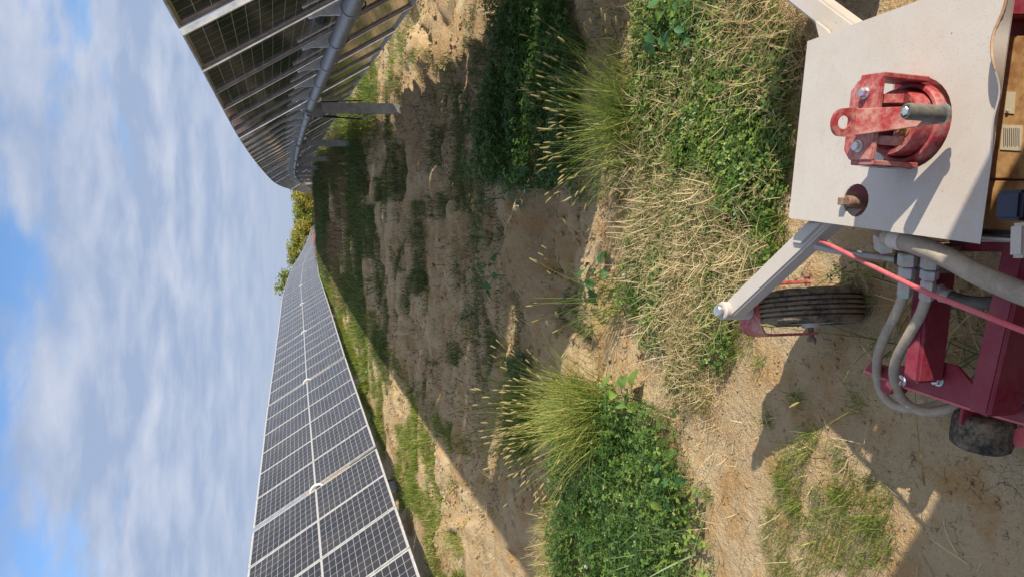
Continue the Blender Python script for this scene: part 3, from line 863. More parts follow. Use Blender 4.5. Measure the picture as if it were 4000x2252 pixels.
        for r0, r1 in zip(vv, vv[1:]):
            for j in range(4): bm.faces.new((r0[j], r0[(j + 1) % 4], r1[(j + 1) % 4], r1[j]))
        bm.faces.new(vv[0]); bm.faces.new(list(reversed(vv[-1]))); bmesh.ops.recalc_face_normals(bm, faces=list(bm.faces))
        bm_obj('fork', bm, M_REDT, cw, None, 35)
        # ribbed tyre
        half = wwd / 2; pr = []
        for side, y in [(0, -half * .72)]:
            pass
        out = [(.085, -half * .80), (.120, -half * .98), (.142, -half * .98), (.154, -half * .84)]
        ribs = 6
        for k in range(ribs):
            y0 = -half * .80 + k * (half * 1.60 / ribs); y1 = y0 + half * 1.60 / ribs
            crown = .160 - .004 * abs((k + .5) / ribs * 2 - 1) ** 2
            g = half * .055
            out += [(crown, y0 + g), (crown, y1 - g)]
            if k < ribs - 1: out += [(crown - .010, y1 - g * .7), (crown - .010, y1 + g * .7)]
        out += [(.154, half * .84), (.142, half * .98), (.120, half * .98), (.085, half * .80)]
        bm = bmesh.new(); bm_lathe(bm, wc, ax, out, 48, False); bm_obj('tyre', bm, M_TYRE, cw, None, 30)
        bm = bmesh.new()
        for sg in (1, -1): bm_lathe(bm, wc + ax * (half * .80 * sg), ax * sg, [(.083, -.002), (.080, .006), (.060, -.001 + .003), (.030, .004), (.028, .020)], 24)
        bm_obj('rim', bm, M_BEIGE, cw, None, 35)
        bm = bmesh.new(); bm_tube(bm, [wc - ax * .105, wc + ax * .105], .0085, 10); bm_lathe(bm, wc + ax * .0975, ax, [(.014, 0), (.014, .012)], 6); bm_lathe(bm, wc - ax * .0975, -ax, [(.014, 0), (.014, .012)], 6)
        bm_obj('axle', bm, M_PLUG, cw)
    wd = (HZ * math.cos(R(-6)) + RT * math.sin(R(-6))).normalized()
    caster((pv.x, pv.y, .0), wd, 'caster_wheel')
    caster((ra1.x, ra1.y, .0), (MF * .9 + MR * .3).normalized(), 'caster_wheel')
    # --- red frame: side plate, cross beams, skid roller
    zs = .205
    pl = [(3377, 1443), (3538, 1508), (3780, 1589), (4000, 1651), (4200, 1700), (4200, 1560), (3960, 1560), (3800, 1500), (3740, 1430), (3640, 1400), (3545, 1425), (3470, 1430), (3401, 1412)]
    bm = bmesh.new(); bm_prism(bm, [W(x, y, zs) for x, y in pl], UP, -.010); bevel(bm, .0015)
    sp_ = part('side_plate', bm, M_REDD)
    bm = bmesh.new()
    for a, b_ in zip(pl[:4], pl[1:5]):
        bm_prism(bm, [W(*a, zs + .001), W(*b_, zs + .001), W(b_[0] - 4, b_[1] + 9, zs + .001), W(a[0] - 4, a[1] + 9, zs + .001)], UP, -.030)
    part('side_lip', bm, M_PINK, sp_)
    for x, y in ((3668, 1483), (3523, 1487), (3973, 1560), (3610, 1445)): hexbolt(W(x, y, zs + .0005), UP, .0125, .016, M_ZINC, sp_)
    bm = bmesh.new(); bm_lathe(bm, W(3527, 1508, zs - .03), UP, [(.019, 0), (.019, .058)], 16); part('spacer', bm, M_REDD, sp_)
    def beam(a, b_, w, h, zt):
        bm = bmesh.new(); bm_bar(bm, W(*a, zt) - UP * h / 2, W(*b_, zt) - UP * h / 2, w, h); bevel(bm, .007, 3); return part('cross_beam', bm, M_REDD, None, 40)
    beam((3612, 960), (3552, 1488), .048, .085, .292)
    beam((3975, 900), (3812, 1612), .056, .100, .310)
    beam((3700, 940), (4300, 940), .05, .07, .25)
    rc = W(3842, 1652, .115); 
    bm = bmesh.new(); bm_lathe(bm, rc - MR * .020, MR, [(.030, -.042), (.055, -.044), (.066, -.036), (.069, -.02), (.069, .02), (.066, .036), (.055, .044), (.030, .042)], 32); part('skid_roller', bm, M_TYRE, None, 40)
    bm = bmesh.new(); bm_bar(bm, rc + MR * .028 + Vector((0, 0, -.03)), rc + MR * .028 + Vector((0, 0, zs - rc.z - .012)), .008, .05, MR); part('roller_bracket', bm, M_REDD)
    bm = bmesh.new(); bm_tube(bm, [rc - MR * .075, rc + MR * .05], .010, 10); part('roller_axle', bm, M_ZINC)
    bm = bmesh.new(); bm_prism(bm, [W(3930, 1680, .10), W(4090, 1640, .10), W(4090, 1760, .10), W(3960, 1740, .10)], UP, -.012); bevel(bm, .002); part('skid_shoe', bm, M_PINK)
    # deck shell under everything (mostly hidden by the plate): keeps the underside dark
    bm = bmesh.new()
    dk = [W(3235, 850, .26), W(3235, 230, .26), W(4300, -60, .26), W(4300, 960, .26)]
    bm_prism(bm, dk, UP, -.05); part('deck_shell', bm, M_REDD)
    # --- hydraulic hoses, rods and fittings
    def hose(px, r, mat, name='hose', n=8, sides=12):
        bm = bmesh.new(); bm_tube(bm, spline([W(*p) for p in px], n), r, sides); return part(name, bm, mat, None, 50)
    h1 = [(3529, 1155, .325), (3501, 1222, .312), (3454, 1316, .285), (3429, 1390, .25), (3426, 1458, .21), (3439, 1520, .17), (3472, 1566, .145), (3520, 1590, .13), (3600, 1592, .125), (3690, 1570, .12), (3760, 1540, .12)]
    h2 = [(3617, 1167, .315), (3594, 1229, .31), (3550, 1309, .30), (3507, 1390, .275), (3491, 1452, .245), (3501, 1514, .215), (3532, 1564, .185), (3581, 1598, .165), (3631, 1609, .15), (3693, 1601, .135), (3760, 1580, .125)]
    hose(h1, .0122, M_HOSE); hose(h2, .0126, M_HOSE)
    big = hose([(3470, 925, .40), (3490, 932, .405), (3569, 952, .41), (3693, 1003, .41), (3817, 1069, .41), (3941, 1124, .40), (4060, 1165, .39), (4250, 1190, .37)], .0225, M_HOSE, 'suction_hose')
    bm = bmesh.new(); bm_tube(bm, [W(3492, 933, .405), W(3534, 942, .408)], .0240, 18); part('hose_label', bm, M_DECAL, big, 50)
    hose([(3690, 1150, .285), (3740, 1168, .28), (3800, 1180, .28), (3880, 1180, .275), (3960, 1168, .27), (4060, 1140, .26)], .0150, M_HOSED)
    def fitting(pts, radii, mat=M_FIT, sides=6):
        for (a, b_), r in zip(zip(pts, pts[1:]), radii):
            bm = bmesh.new(); a, b_ = W(*a), W(*b_); t_ = (b_ - a)
            bm_lathe(bm, a + t_ * .03, t_, [(r * .88, 0), (r, t_.length * .1), (r, t_.length * .85), (r * .88, t_.length * .94)], sides); part('hose_fitting', bm, mat)
    fitting([(3548, 985, .345), (3545, 1040, .340), (3540, 1085, .335), (3532, 1160, .325)], [.0225, .019, .0165])
    fitting([(3640, 990, .335), (3633, 1050, .33), (3628, 1090, .325), (3618, 1172, .315)], [.0215, .020, .0165])
    fitting([(3655, 1120, .29), (3672, 1148, .288), (3715, 1158, .285)], [.018, .018], M_FIT, 10)
    fitting([(3455, 910, .385), (3462, 975, .36)], [.026], M_FIT)
    bm = bmesh.new(); a = W(3590, 985, .30); bm_bar(bm, W(3525, 985, .30), W(3720, 1010, .29), .07, .06); bevel(bm, .006, 2); part('valve_block', bm, M_PLUG, None, 40)
    hose([(3203, 940, .412), (3260, 966, .42), (3569, 1118, .455), (3800, 1212, .475), (4000, 1291, .49), (4300, 1400, .51)], .0058, M_PINK, 'pull_rod', 4, 10)
    hose([(3188, 965, .392), (3300, 985, .375), (3420, 1001, .35), (3520, 1014, .335)], .0088, M_GALV, 'lift_rod', 4, 12)
    bm = bmesh.new(); bm_lathe(bm, W(3500, 1011, .34), (W(3520, 1014, .335) - W(3500, 1011, .34)), [(.014, 0), (.014, .03)], 12); part('rod_clevis', bm, M_BLACK)
    # --- brown gearbox housing behind the plate, with its plates and seam
    zb = .375
    def slab(px, z, th, mat, name, parent=None, bv=.003):
        bm = bmesh.new(); bm_prism(bm, [W(x, y, z) for x, y in px], UP, -th)
        if bv: bevel(bm, bv, 2)
        return part(name, bm, mat, parent)
    hs = slab([(3800, 140), (3850, 700), (4400, 700), (4500, 140)], zb, .16, M_BROWN, 'gearbox_housing')
    slab([(3800, 706), (3800, 905), (4400, 920), (4400, 706)], zb + .004, .15, M_BROWN, 'gearbox_cover')
    slab([(3770, -400), (3770, 60), (4500, 60), (4500, -400)], zb - .02, .15, M_REDD, 'deck_cover')
    slab([(3916, 487), (3994, 490), (3988, 590), (3906, 585)], zb + .0022, .0016, M_PLATE, 'data_plate', hs, 0)
    bm = bmesh.new()
    for k in range(9):
        x0 = 3920 + k * 7.4
        bm_prism(bm, [W(x0, 500 + (k % 3), zb + .0026), W(x0 + 3.2, 500 + (k % 3), zb + .0026), W(x0 + 2.2, 574 - 5 * (k % 2), zb + .0026), W(x0 - 1, 574 - 5 * (k % 2), zb + .0026)], UP, .0002)
    part('data_plate_print', bm, M_INK, hs)
    slab([(3932, 358), (3966, 360), (3960, 445), (3924, 442)], zb + .0022, .0016, M_PLATE, 'data_plate', hs, 0)
    hexbolt(W(3936, 436, zb + .0026), UP, .0035, .003, M_ZINC, hs, False, 'rivet')
    slab([(3828, 918), (3990, 926), (3990, 948), (3828, 944)], .40, .006, M_BEIGE, 'rear_flange')
    hose([(3835, 908, .40), (3920, 914, .40), (4020, 918, .40)], .008, M_BLACK, 'cable', 3, 8)
    bm = bmesh.new(); bm_bar(bm, W(3996, 745, .47), W(3985, 862, .47), .05, .07); bevel(bm, .006, 2); part('lever_boot', bm, M_BLUE, None, 40)
    bm = bmesh.new(); bm_bar(bm, W(4012, 872, .50), W(4008, 1008, .50), .03, .05); bevel(bm, .006, 2); part('control_cover', bm, M_BEIGE, None, 40)
    # --- the carrier behind, below and beside the picture: body, belts and an added shade block
    def mb(f0, f1, r0, r1, z0, z1, mat, name):
        o2 = Vector((o.x, o.y, 0)); bm = bmesh.new()
        bm_prism(bm, [o2 + MF * f + MR * r_ + Vector((0, 0, z0)) for f, r_ in ((f0, r0), (f1, r0), (f1, r1), (f0, r1))], UP, z1 - z0); bevel(bm, .02, 2)
        part(name, bm, mat, None, 40)
    mb(-1.9, -.80, -.42, .42, .25, .66, M_REDD, 'carrier_body')
    bm = bmesh.new(); o2 = Vector((o.x, o.y, 0))
    bm_prism(bm, [o2 + MF * f + MR * r_ + Vector((0, 0, .50)) for f, r_ in ((-2.2, .17), (-.79, .17), (-.71, 1.15), (-2.2, 1.15))], UP, 1.26); bevel(bm, .02, 2); part('unseen_shade_block', bm, M_REDD, None, 40)  # unseen block, added and shaped to shade the ground but clear the plate
    for r_ in (-.62, .46): mb(-1.95, -.62, r_, r_ + .16, .02, .46, M_TYRE, 'track_belt')
    return root
mower()

# ------------------------------------------------------------------ plants
class Geo:
    def __init__(s): s.v = []; s.q = []; s.t = []; s.tint = []; s.n = 0
    def add(s, v, quads=None, tris=None, tint=None):
        v = np.asarray(v, float).reshape(-1, 3)
        if quads is not None and len(quads): s.q.append(np.asarray(quads) + s.n)
        if tris is not None and len(tris): s.t.append(np.asarray(tris) + s.n)
        s.v.append(v); s.tint.append(np.broadcast_to(np.asarray(tint, float), (len(v),)) if np.ndim(tint) == 0 else np.asarray(tint, float)); s.n += len(v)
    def mesh(s, name, mat, smooth_=False):
        me = bpy.data.meshes.new(name); v = np.concatenate(s.v); me.vertices.add(len(v)); me.vertices.foreach_set('co', v.ravel())
        q = np.concatenate(s.q) if s.q else np.zeros((0, 4), int); t = np.concatenate(s.t) if s.t else np.zeros((0, 3), int)
        me.loops.add(q.size + t.size); me.loops.foreach_set('vertex_index', np.concatenate([q.ravel(), t.ravel()]).astype(np.int32))
        me.polygons.add(len(q) + len(t))
        me.polygons.foreach_set('loop_start', np.concatenate([np.arange(len(q)) * 4, q.size + np.arange(len(t)) * 3]).astype(np.int32))
        if smooth_: me.polygons.foreach_set('use_smooth', np.ones(len(q) + len(t), bool))
        at = me.attributes.new('tint', 'FLOAT', 'POINT'); at.data.foreach_set('value', np.clip(np.concatenate(s.tint), 0, 1).astype(np.float32))
        me.update(calc_edges=True); me.materials.append(mat); return me
    def obj(s, name, mat, parent=None, origin=None, smooth_=False):
        if s.n == 0: return None
        me = s.mesh(name, mat, smooth_)
        return link(name, me, None, parent)
def blades(geo, base, az, lean, length, width, curve, tint, segs=3, taper=1.0, ends=False):
    n = len(base); base = np.asarray(base, float)
    az, lean, length, width, curve, tint = [np.broadcast_to(np.asarray(a, float), (n,)) for a in (az, lean, length, width, curve, tint)]
    dx, dy = np.cos(az), np.sin(az)
    sa = az + np.pi / 2 + rng.uniform(-.7, .7, n)
    side = np.stack([np.cos(sa), np.sin(sa), rng.uniform(-.25, .25, n)], -1)
    p = base.copy(); P = []; V = []; T = []
    for k in range(segs + 1):
        t = k / segs
        w = width * (1 - t ** 1.6 * .94 * taper) * .5
        V.append(p - side * w[:, None]); V.append(p + side * w[:, None]); T += [tint, tint]
        P.append(p.copy())
        if k < segs:
            th = lean + curve * (t + .5 / segs)
            st = np.stack([np.sin(th) * dx, np.sin(th) * dy, np.cos(th)], -1) * (length / segs)[:, None]
            p = p + st
    m_ = 2 * (segs + 1)
    V = np.stack(V, 1).reshape(-1, 3); T = np.stack(T, 1).reshape(-1)
    b0 = np.arange(n)[:, None] * m_
    Q = np.concatenate([np.stack([b0[:, 0] + 2 * k, b0[:, 0] + 2 * k + 1, b0[:, 0] + 2 * k + 3, b0[:, 0] + 2 * k + 2], -1) for k in range(segs)])
    geo.add(V, quads=Q, tint=T)
    d = P[-1] - P[-2]; return P[-1], d / np.linalg.norm(d, axis=1, keepdims=True), P
def scatter(geo, tv, tq, tt, pos, yaw, tilt, tdir, scale, tint):
    """stamp a template at many places; tilt about a horizontal axis"""
    n = len(pos); tv = np.asarray(tv, float)
    yaw, tilt, tdir, scale, tint = [np.broadcast_to(np.asarray(a, float), (n,)) for a in (yaw, tilt, tdir, scale, tint)]
    v = np.repeat(tv[None], n, 0) * scale[:, None, None]
    c, s = np.cos(yaw)[:, None], np.sin(yaw)[:, None]
    x, y, z = v[..., 0] * c - v[..., 1] * s, v[..., 0] * s + v[..., 1] * c, v[..., 2]
    ax, ay = np.cos(tdir)[:, None], np.sin(tdir)[:, None]
    ct, st = np.cos(tilt)[:, None], np.sin(tilt)[:, None]
    a = x * ax + y * ay; b = -x * ay + y * ax
    a2 = a * ct + z * st; z2 = -a * st + z * ct
    v = np.stack([a2 * ax - b * ay, a2 * ay + b * ax, z2], -1) + np.asarray(pos)[:, None, :]
    m_ = len(tv); off = (np.arange(n) * m_)[:, None, None]
    q = (np.asarray(tq)[None] + off).reshape(-1, 4) if len(tq) else None
    t = (np.asarray(tt)[None] + off).reshape(-1, 3) if len(tt) else None
    geo.add(v.reshape(-1, 3), q, t, np.repeat(tint, m_))
def along(geo, tv, tq, tt, pos, d, scale, tint):
    """stamp a template whose +z follows direction d"""
    n = len(pos); d = np.asarray(d, float); up = np.array([.3, .2, 1.0])
    s = np.cross(d, up); s /= np.linalg.norm(s, axis=1, keepdims=True) + 1e-9; u = np.cross(s, d)
    tv = np.asarray(tv, float); scale = np.broadcast_to(np.asarray(scale, float), (n,))[:, None, None]; tint = np.broadcast_to(np.asarray(tint, float), (n,))
    v = (tv[None, :, 0:1] * s[:, None] + tv[None, :, 1:2] * u[:, None] + tv[None, :, 2:3] * d[:, None]) * scale + np.asarray(pos)[:, None, :]
    m_ = len(tv); off = (np.arange(n) * m_)[:, None, None]
    geo.add(v.reshape(-1, 3), (np.asarray(tq)[None] + off).reshape(-1, 4) if len(tq) else None, (np.asarray(tt)[None] + off).reshape(-1, 3) if len(tt) else None, np.repeat(tint, m_))
# templates
def clover_tpl():
    v = []; t = []
    for k in range(3):
        a = 2 * math.pi * k / 3; c, s = math.cos(a), math.sin(a)
        pts = [(.0, 0, 0), (.30, -.24, .05), (.66, -.33, .03), (.92, -.17, -.02), (.85, 0, -.04), (.92, .17, -.02), (.66, .33, .03), (.30, .24, .05), (.5, 0, -.05)]
        b = len(v); v += [(x * c - y * s, x * s + y * c, z) for x, y, z in pts]
        ring = [0, 1, 2, 3, 4, 5, 6, 7]
        t += [(b + 8, b + ring[i], b + ring[(i + 1) % 8]) for i in range(8)]
    return v, [], t
CLOVER = clover_tpl()
def leaf_tpl(pts):
    """outline points of one half (x along, y half width); folded along the midrib"""
    v = []; q = []
    for x, y in pts: v += [(x, -y, abs(y) * .22), (x, 0, -.02), (x, y, abs(y) * .22)]
    for i in range(len(pts) - 1):
        a = 3 * i; q += [(a, a + 1, a + 4, a + 3), (a + 1, a + 2, a + 5, a + 4)]
    return v, q, []
HEART = leaf_tpl([(-.12, .24), (.0, .40), (.12, .50), (.24, .46), (.36, .46), (.50, .35), (.62, .32), (.78, .17), (1.0, .012)])
HEART = ([(x, y, z - .28 * max(0, x) ** 2 + .03 * math.sin(9 * x + 4 * y)) for x, y, z in HEART[0]], HEART[1], HEART[2])
OVAL = leaf_tpl([(0, .03), (.25, .26), (.55, .30), (.82, .17), (1.0, .01)])
def seed_tpl():
    v = []; q = []; n = 7; prof = [(0, .12), (.10, .55), (.3, .95), (.55, 1.0), (.8, .8), (.95, .45), (1.0, .1)]
    for i, (z, r) in enumerate(prof):
        for k in range(n):
            a = 2 * math.pi * k / n + i * .4; rr = r * (.085 + .035 * ((k + i) % 2)); v.append((rr * math.cos(a), rr * math.sin(a), z))
    for i in range(len(prof) - 1):
        for k in range(n): q.append((i * n + k, i * n + (k + 1) % n, (i + 1) * n + (k + 1) % n, (i + 1) * n + k))
    # bristles
    t = []
    for i in range(26):
        a = random.uniform(0, 6.28); z = random.uniform(.08, .95); b = len(v); l = .14
        r0 = .10
        v += [(r0 * math.cos(a), r0 * math.sin(a), z), (r0 * math.cos(a + .25), r0 * math.sin(a + .25), z), ((r0 + l) * math.cos(a), (r0 + l) * math.sin(a), z + .16)]
        t.append((b, b + 1, b + 2))
    return v, q, t
SEED = seed_tpl()

def poly_world(px): return np.array([[g.x, g.y] for g in (G(x, y) for x, y in px)])
def in_poly(P, x, y):
    c = np.zeros(len(x), bool); n = len(P)
    for i in range(n):
        a, b = P[i], P[i - 1]
        cond = ((a[1] > y) != (b[1] > y)); xx = (b[0] - a[0]) * (y - a[1]) / (b[1] - a[1] + 1e-12) + a[0]
        c ^= cond & (x < xx)
    return c
def area(P): return .5 * abs(np.sum(P[:, 0] * np.roll(P[:, 1], 1) - P[:, 1] * np.roll(P[:, 0], 1)))
def fill(P, dens, clump=0.0, cs=4.0, seed=0, nmax=60000, edge=.0):
    """random points in a world polygon, thinned by noise so the edge and the cover are uneven"""
    lo, hi = P.min(0) - edge, P.max(0) + edge; n = int(min(nmax, dens * (hi[0] - lo[0]) * (hi[1] - lo[1])))
    x = rng.uniform(lo[0], hi[0], n); y = rng.uniform(lo[1], hi[1], n)
    jx = x + (fbm(x * 5, y * 5, seed + 41, 3) - .5) * .32; jy = y + (fbm(x * 5, y * 5, seed + 57, 3) - .5) * .32
    k = in_poly(P, jx, jy)
    if clump > 0: k &= fbm(x * cs, y * cs, seed, 3) > clump
    x, y = x[k], y[k]
    return np.stack([x, y, gz(x, y)], -1)
def rnd(n, a, b): return rng.uniform(a, b, n)

STUFF = {}
def G_(key, mat):
    if key not in STUFF: STUFF[key] = (Geo(), mat)
    return STUFF[key][0]
def clover(px, dens, h, size, key, clump=.0, tint=(.1, .8), seed=0, world=None):
    P = poly_world(px) if world is None else world
    p = fill(P, dens, clump, 3.5, seed); n = len(p)
    if n == 0: return
    g = G_(key, M_CLOVER)
    hh = h * (.35 + .65 * fbm(p[:, 0] * 6, p[:, 1] * 6, seed + 3, 2)) * rnd(n, .75, 1.25)
    top = p.copy(); top[:, 2] += hh; off = rng.normal(0, h * .22, (n, 2)); top[:, :2] += off
    tn = np.clip(rnd(n, *tint) + (fbm(p[:, 0] * 3, p[:, 1] * 3, seed + 8, 2) - .5) * .5, 0, 1)
    scatter(g, *CLOVER, top, rnd(n, 0, 6.3), rnd(n, 0, 1.0), rnd(n, 0, 6.3), rnd(n, .55, 1.45) * size, tn)
    az = np.arctan2(off[:, 1], off[:, 0]); ln = np.hypot(off[:, 0], off[:, 1])
    blades(g, p, az, np.arctan2(ln, hh), np.hypot(ln, hh) * .97, .0022, 0, .35, 1, .3)
def grass(px, dens, ln, wd, key, mat, clump=.0, lean=(.1, .9), curve=(.2, 1.0), tint=(.1, .9), seed=0, cs=4.0, az=None, world=None, nmax=60000, segs=3):
    P = poly_world(px) if world is None else world
    p = fill(P, dens, clump, cs, seed, nmax); n = len(p)
    if n == 0: return
    tn = np.clip(rnd(n, *tint) + (fbm(p[:, 0] * 2.5, p[:, 1] * 2.5, seed + 8, 2) - .5) * .5, 0, 1)
    blades(G_(key, mat), p, rnd(n, 0, 6.3) if az is None else rng.normal(az, .7, n), rnd(n, *lean), rnd(n, *ln), rnd(n, *wd), rnd(n, *curve), tn, segs)
def straw(px, dens, ln, key, seed=0, clump=.0, world=None, hmax=.07, tint=(0, 1), wd=(.0018, .0045)):
    """short dead stalks lying and leaning every way"""
    P = poly_world(px) if world is None else world
    p = fill(P, dens, clump, 4.0, seed); n = len(p)
    if n == 0: return
    p[:, 2] += rnd(n, 0, 1) ** 1.7 * hmax
    blades(G_(key, M_STRAW), p, rnd(n, 0, 6.3), rnd(n, .75, 1.75), rnd(n, *ln), rnd(n, *wd), rng.normal(0, .8, n), rnd(n, *tint), 3, .5)

# --- foxtail clumps: each one plant with blades, stems and seed heads
def foxtail(label, bases, n_stem, n_blade, h, spread, tint, wind=(0, 0), seed=0, size=1.0):
    P = np.array([[b.x, b.y] for b in bases]); c = P.mean(0)
    root = empty('foxtail_grass', (c[0], c[1], float(gz(*c)))); tag(root, label, 'grass', 'clumps of foxtail grass')
    def pts(n):
        w = rng.dirichlet(np.ones(len(P)) * .8, n); q = w @ P + rng.normal(0, .035, (n, 2))
        return np.column_stack([q, gz(q[:, 0], q[:, 1])])
    g = Geo(); p = pts(n_blade); n = n_blade
    d = (p[:, :2] - c) * 3.2 + rng.normal(0, .55, (n, 2)) + np.array(wind); az = np.arctan2(d[:, 1], d[:, 0])
    blades(g, p, az, np.abs(rng.normal(.12, .38, n)) * spread, h * rnd(n, .35, .85), rnd(n, .0035, .0075), rnd(n, .15, 1.1), np.clip(rng.normal(tint, .28, n), 0, 1), 5)
    g.obj('leaf_blades', M_FOX, root)
    g = Geo(); p = pts(n_stem); n = n_stem
    d = (p[:, :2] - c) * 2.6 + rng.normal(0, .8, (n, 2)) + np.array(wind); az = np.arctan2(d[:, 1], d[:, 0])
    tip, dr, _ = blades(g, p, az, np.clip(np.abs(rng.normal(.22, .42, n)), 0, 1.1) * spread, h * rnd(n, .72, 1.12), .0023, rnd(n, .05, .5), np.clip(rng.normal(tint + .05, .2, n), 0, 1), 6, .45)
    g.obj('stems', M_FOX, root)
    g = Geo(); along(g, *SEED, tip, dr, rnd(n, .026, .052) * size, np.clip(rng.normal(tint * .9, .25, n), 0, 1)); g.obj('seed_heads', M_SEED, root)
def GG(px): return [G(x, y) for x, y in px]
foxtail('large sunlit foxtail grass clump beside the clover bank, with pale seed heads', GG([(2270, 1450), (2390, 1500), (2420, 1700), (2310, 1790), (2350, 1620)]), 165, 900, .60, 1.40, .60, (-.25, .25), 1)
foxtail('foxtail grass clump near the cream plate side, half in shade with long thin stems', GG([(2440, 200), (2500, 380), (2490, 580), (2440, 740)]), 140, 560, .52, 1.5, .34, (.1, .3), 2)
foxtail('shaded foxtail grass clump behind the large sunlit one', GG([(2050, 1480), (2130, 1560), (2120, 1700), (2070, 1810)]), 130, 760, .54, 1.25, .30, (-.2, .15), 3)
foxtail('thin foxtail tuft rising from the shaded soil beside the straw patch', GG([(2370, 1090), (2400, 1180), (2400, 1290)]), 18, 60, .50, .9, .35, (-.2, -.1), 4)
foxtail('few foxtail stems at the edge of the straw under the suction hose', GG([(3480, 1330), (3520, 1420)]), 7, 10, .34, 1.8, .28, (-.5, .3), 5)
foxtail('small foxtail tuft in full sun near the left row of panels', GG([(1760, 2090), (1790, 2150)]), 26, 170, .28, 1.2, .55, (0, 0), 6)

# --- clover banks
clover([(2205, 1650), (2330, 1565), (2520, 1555), (2640, 1680), (2730, 1900), (2750, 2300), (2215, 2300), (2185, 1980)], 4000, .17, .0165, 'clover_bank_left', .0, (.1, .75), 4)
clover([(2190, 1600), (2330, 1530), (2560, 1530), (2680, 1660), (2780, 1900), (2800, 2300), (2190, 2300), (2150, 1980)], 900, .10, .021, 'clover_bank_left', .36, (.3, 1), 44)
clover([(1960, -60), (2240, -60), (2290, 260), (2260, 700), (2010, 740), (1935, 640), (1990, 200)], 4200, .20, .018, 'clover_bank_right', .0, (.0, .5), 5)
C_BRIGHT = [[(2690, 400), (3010, 430), (3050, 650), (3010, 800), (2880, 870), (2780, 720)], [(2470, 940), (2600, 980), (2640, 1160), (2500, 1260), (2440, 1100)], [(2500, 260), (2800, 240), (2900, 450), (2700, 580), (2540, 500)], [(2520, 0), (2680, 0), (2700, 170), (2560, 190)], [(2800, 560), (2960, 520), (3000, 760), (2860, 780)]]
for i, q in enumerate(C_BRIGHT): clover(q, 5200 if i != 4 else 5200, .075, .0150, 'clover_among_straw', .12 if i < 4 else 0, (.25, .95), 20 + i)
clover([(2250, 800), (2400, 780), (2420, 480), (2250, 470)], 1500, .10, .015, 'clover_bank_right', .38, (0, .5), 9)
clover([(2020, 1380), (2090, 1370), (2100, 1480), (2030, 1490)], 3500, .14, .017, 'clover_bank_left', .0, (0, .3), 10)
clover([(3260, 1010), (3420, 1010), (3440, 1130), (3300, 1150)], 1600, .08, .017, 'clover_among_straw', .35, (.2, .9), 12)
# --- dry straw mat
S_MAT = [(2490, -40), (2960, -40), (3120, 200), (3090, 850), (3060, 1000), (2960, 1160), (2790, 1500), (2660, 1590), (2560, 1360), (2480, 1260), (2440, 1000), (2480, 700)]
S_LOW = [(2500, 560), (2760, 640), (2960, 860), (3060, 1000), (2960, 1160), (2790, 1500), (2660, 1590), (2560, 1360), (2480, 1260), (2440, 1000), (2480, 700)]
S_UP = [(2490, -40), (2980, -40), (3110, 250), (3070, 700), (2950, 860), (2760, 640), (2500, 560)]
straw(S_UP, 5200, (.02, .10), 'straw_mat', 41, .44, hmax=.10, wd=(.0012, .0034))
clover(S_UP, 4600, .080, .0165, 'clover_among_straw', .38, (.25, 1), 42)
straw(S_LOW, 7600, (.02, .09), 'straw_mat', 1, .40, hmax=.085, wd=(.0012, .0032))
straw(S_LOW, 2400, (.04, .17), 'straw_mat', 2, .47, hmax=.12, tint=(.3, 1), wd=(.0015, .004))
straw([(2560, 700), (2850, 700), (2960, 1000), (2800, 1450), (2560, 1350), (2480, 1000)], 5600, (.02, .08), 'straw_mat', 3, .42, hmax=.09, tint=(.2, 1), wd=(.0012, .0032))
straw([(2850, 0), (3150, 0), (3300, 150), (3120, 380), (2950, 300)], 5000, (.04, .16), 'straw_mat', 4, .2, hmax=.08, tint=(0, .6))
clover(S_MAT, 3600, .060, .0140, 'clover_among_straw', .40, (.2, 1), 31)
grass(S_MAT, 5200, (.03, .09), (.002, .0045), 'grass_among_straw', M_GRASS, .30, (.2, 1.2), (.2, 1.2), (.2, 1), 33)
grass(S_MAT, 4200, (.05, .14), (.0025, .005), 'grass_among_straw', M_GRASS, .36, (.2, 1.1), (.2, 1.2), (.1, .9), 5)
grass([(2440, 880), (2520, 900), (2560, 1000), (2470, 1010)], 700, (.12, .24), (.005, .009), 'grass_among_straw', M_BLUEG, .2, (.6, 1.2), (.1, .6), (0, .7), 6)
straw([(2560, 1350), (2800, 1450), (3000, 1700), (2850, 1900), (2650, 1700)], 900, (.03, .10), 'straw_mat', 7, .35, hmax=.02)
straw([(2600, 1500), (3400, 1500), (3900, 2252), (2700, 2252)], 240, (.03, .11), 'loose_straw', 8, .3, hmax=.008, tint=(.1, .8))
straw([(3100, 1000), (3700, 1000), (3600, 1500), (3200, 1400)], 420, (.03, .12), 'loose_straw', 9, .3, hmax=.015, tint=(.1, .8))
straw([(3500, 1000), (4050, 1000), (4050, 1500), (3700, 1480)], 1500, (.05, .2), 'loose_straw', 10, .2, hmax=.05, tint=(.0, .55))
grass([(3500, 1000), (4050, 1000), (4050, 1500), (3600, 1480)], 500, (.06, .2), (.003, .006), 'grass_under_deck', M_GRASSD, .3, (.5, 1.3), (.2, 1), (.2, 1), 11)
grass([(3250, 960), (3480, 960), (3440, 1180), (3280, 1180)], 500, (.08, .2), (.003, .007), 'grass_under_deck', M_GRASS, .25, (.4, 1.2), (.2, 1), (.3, 1), 12)
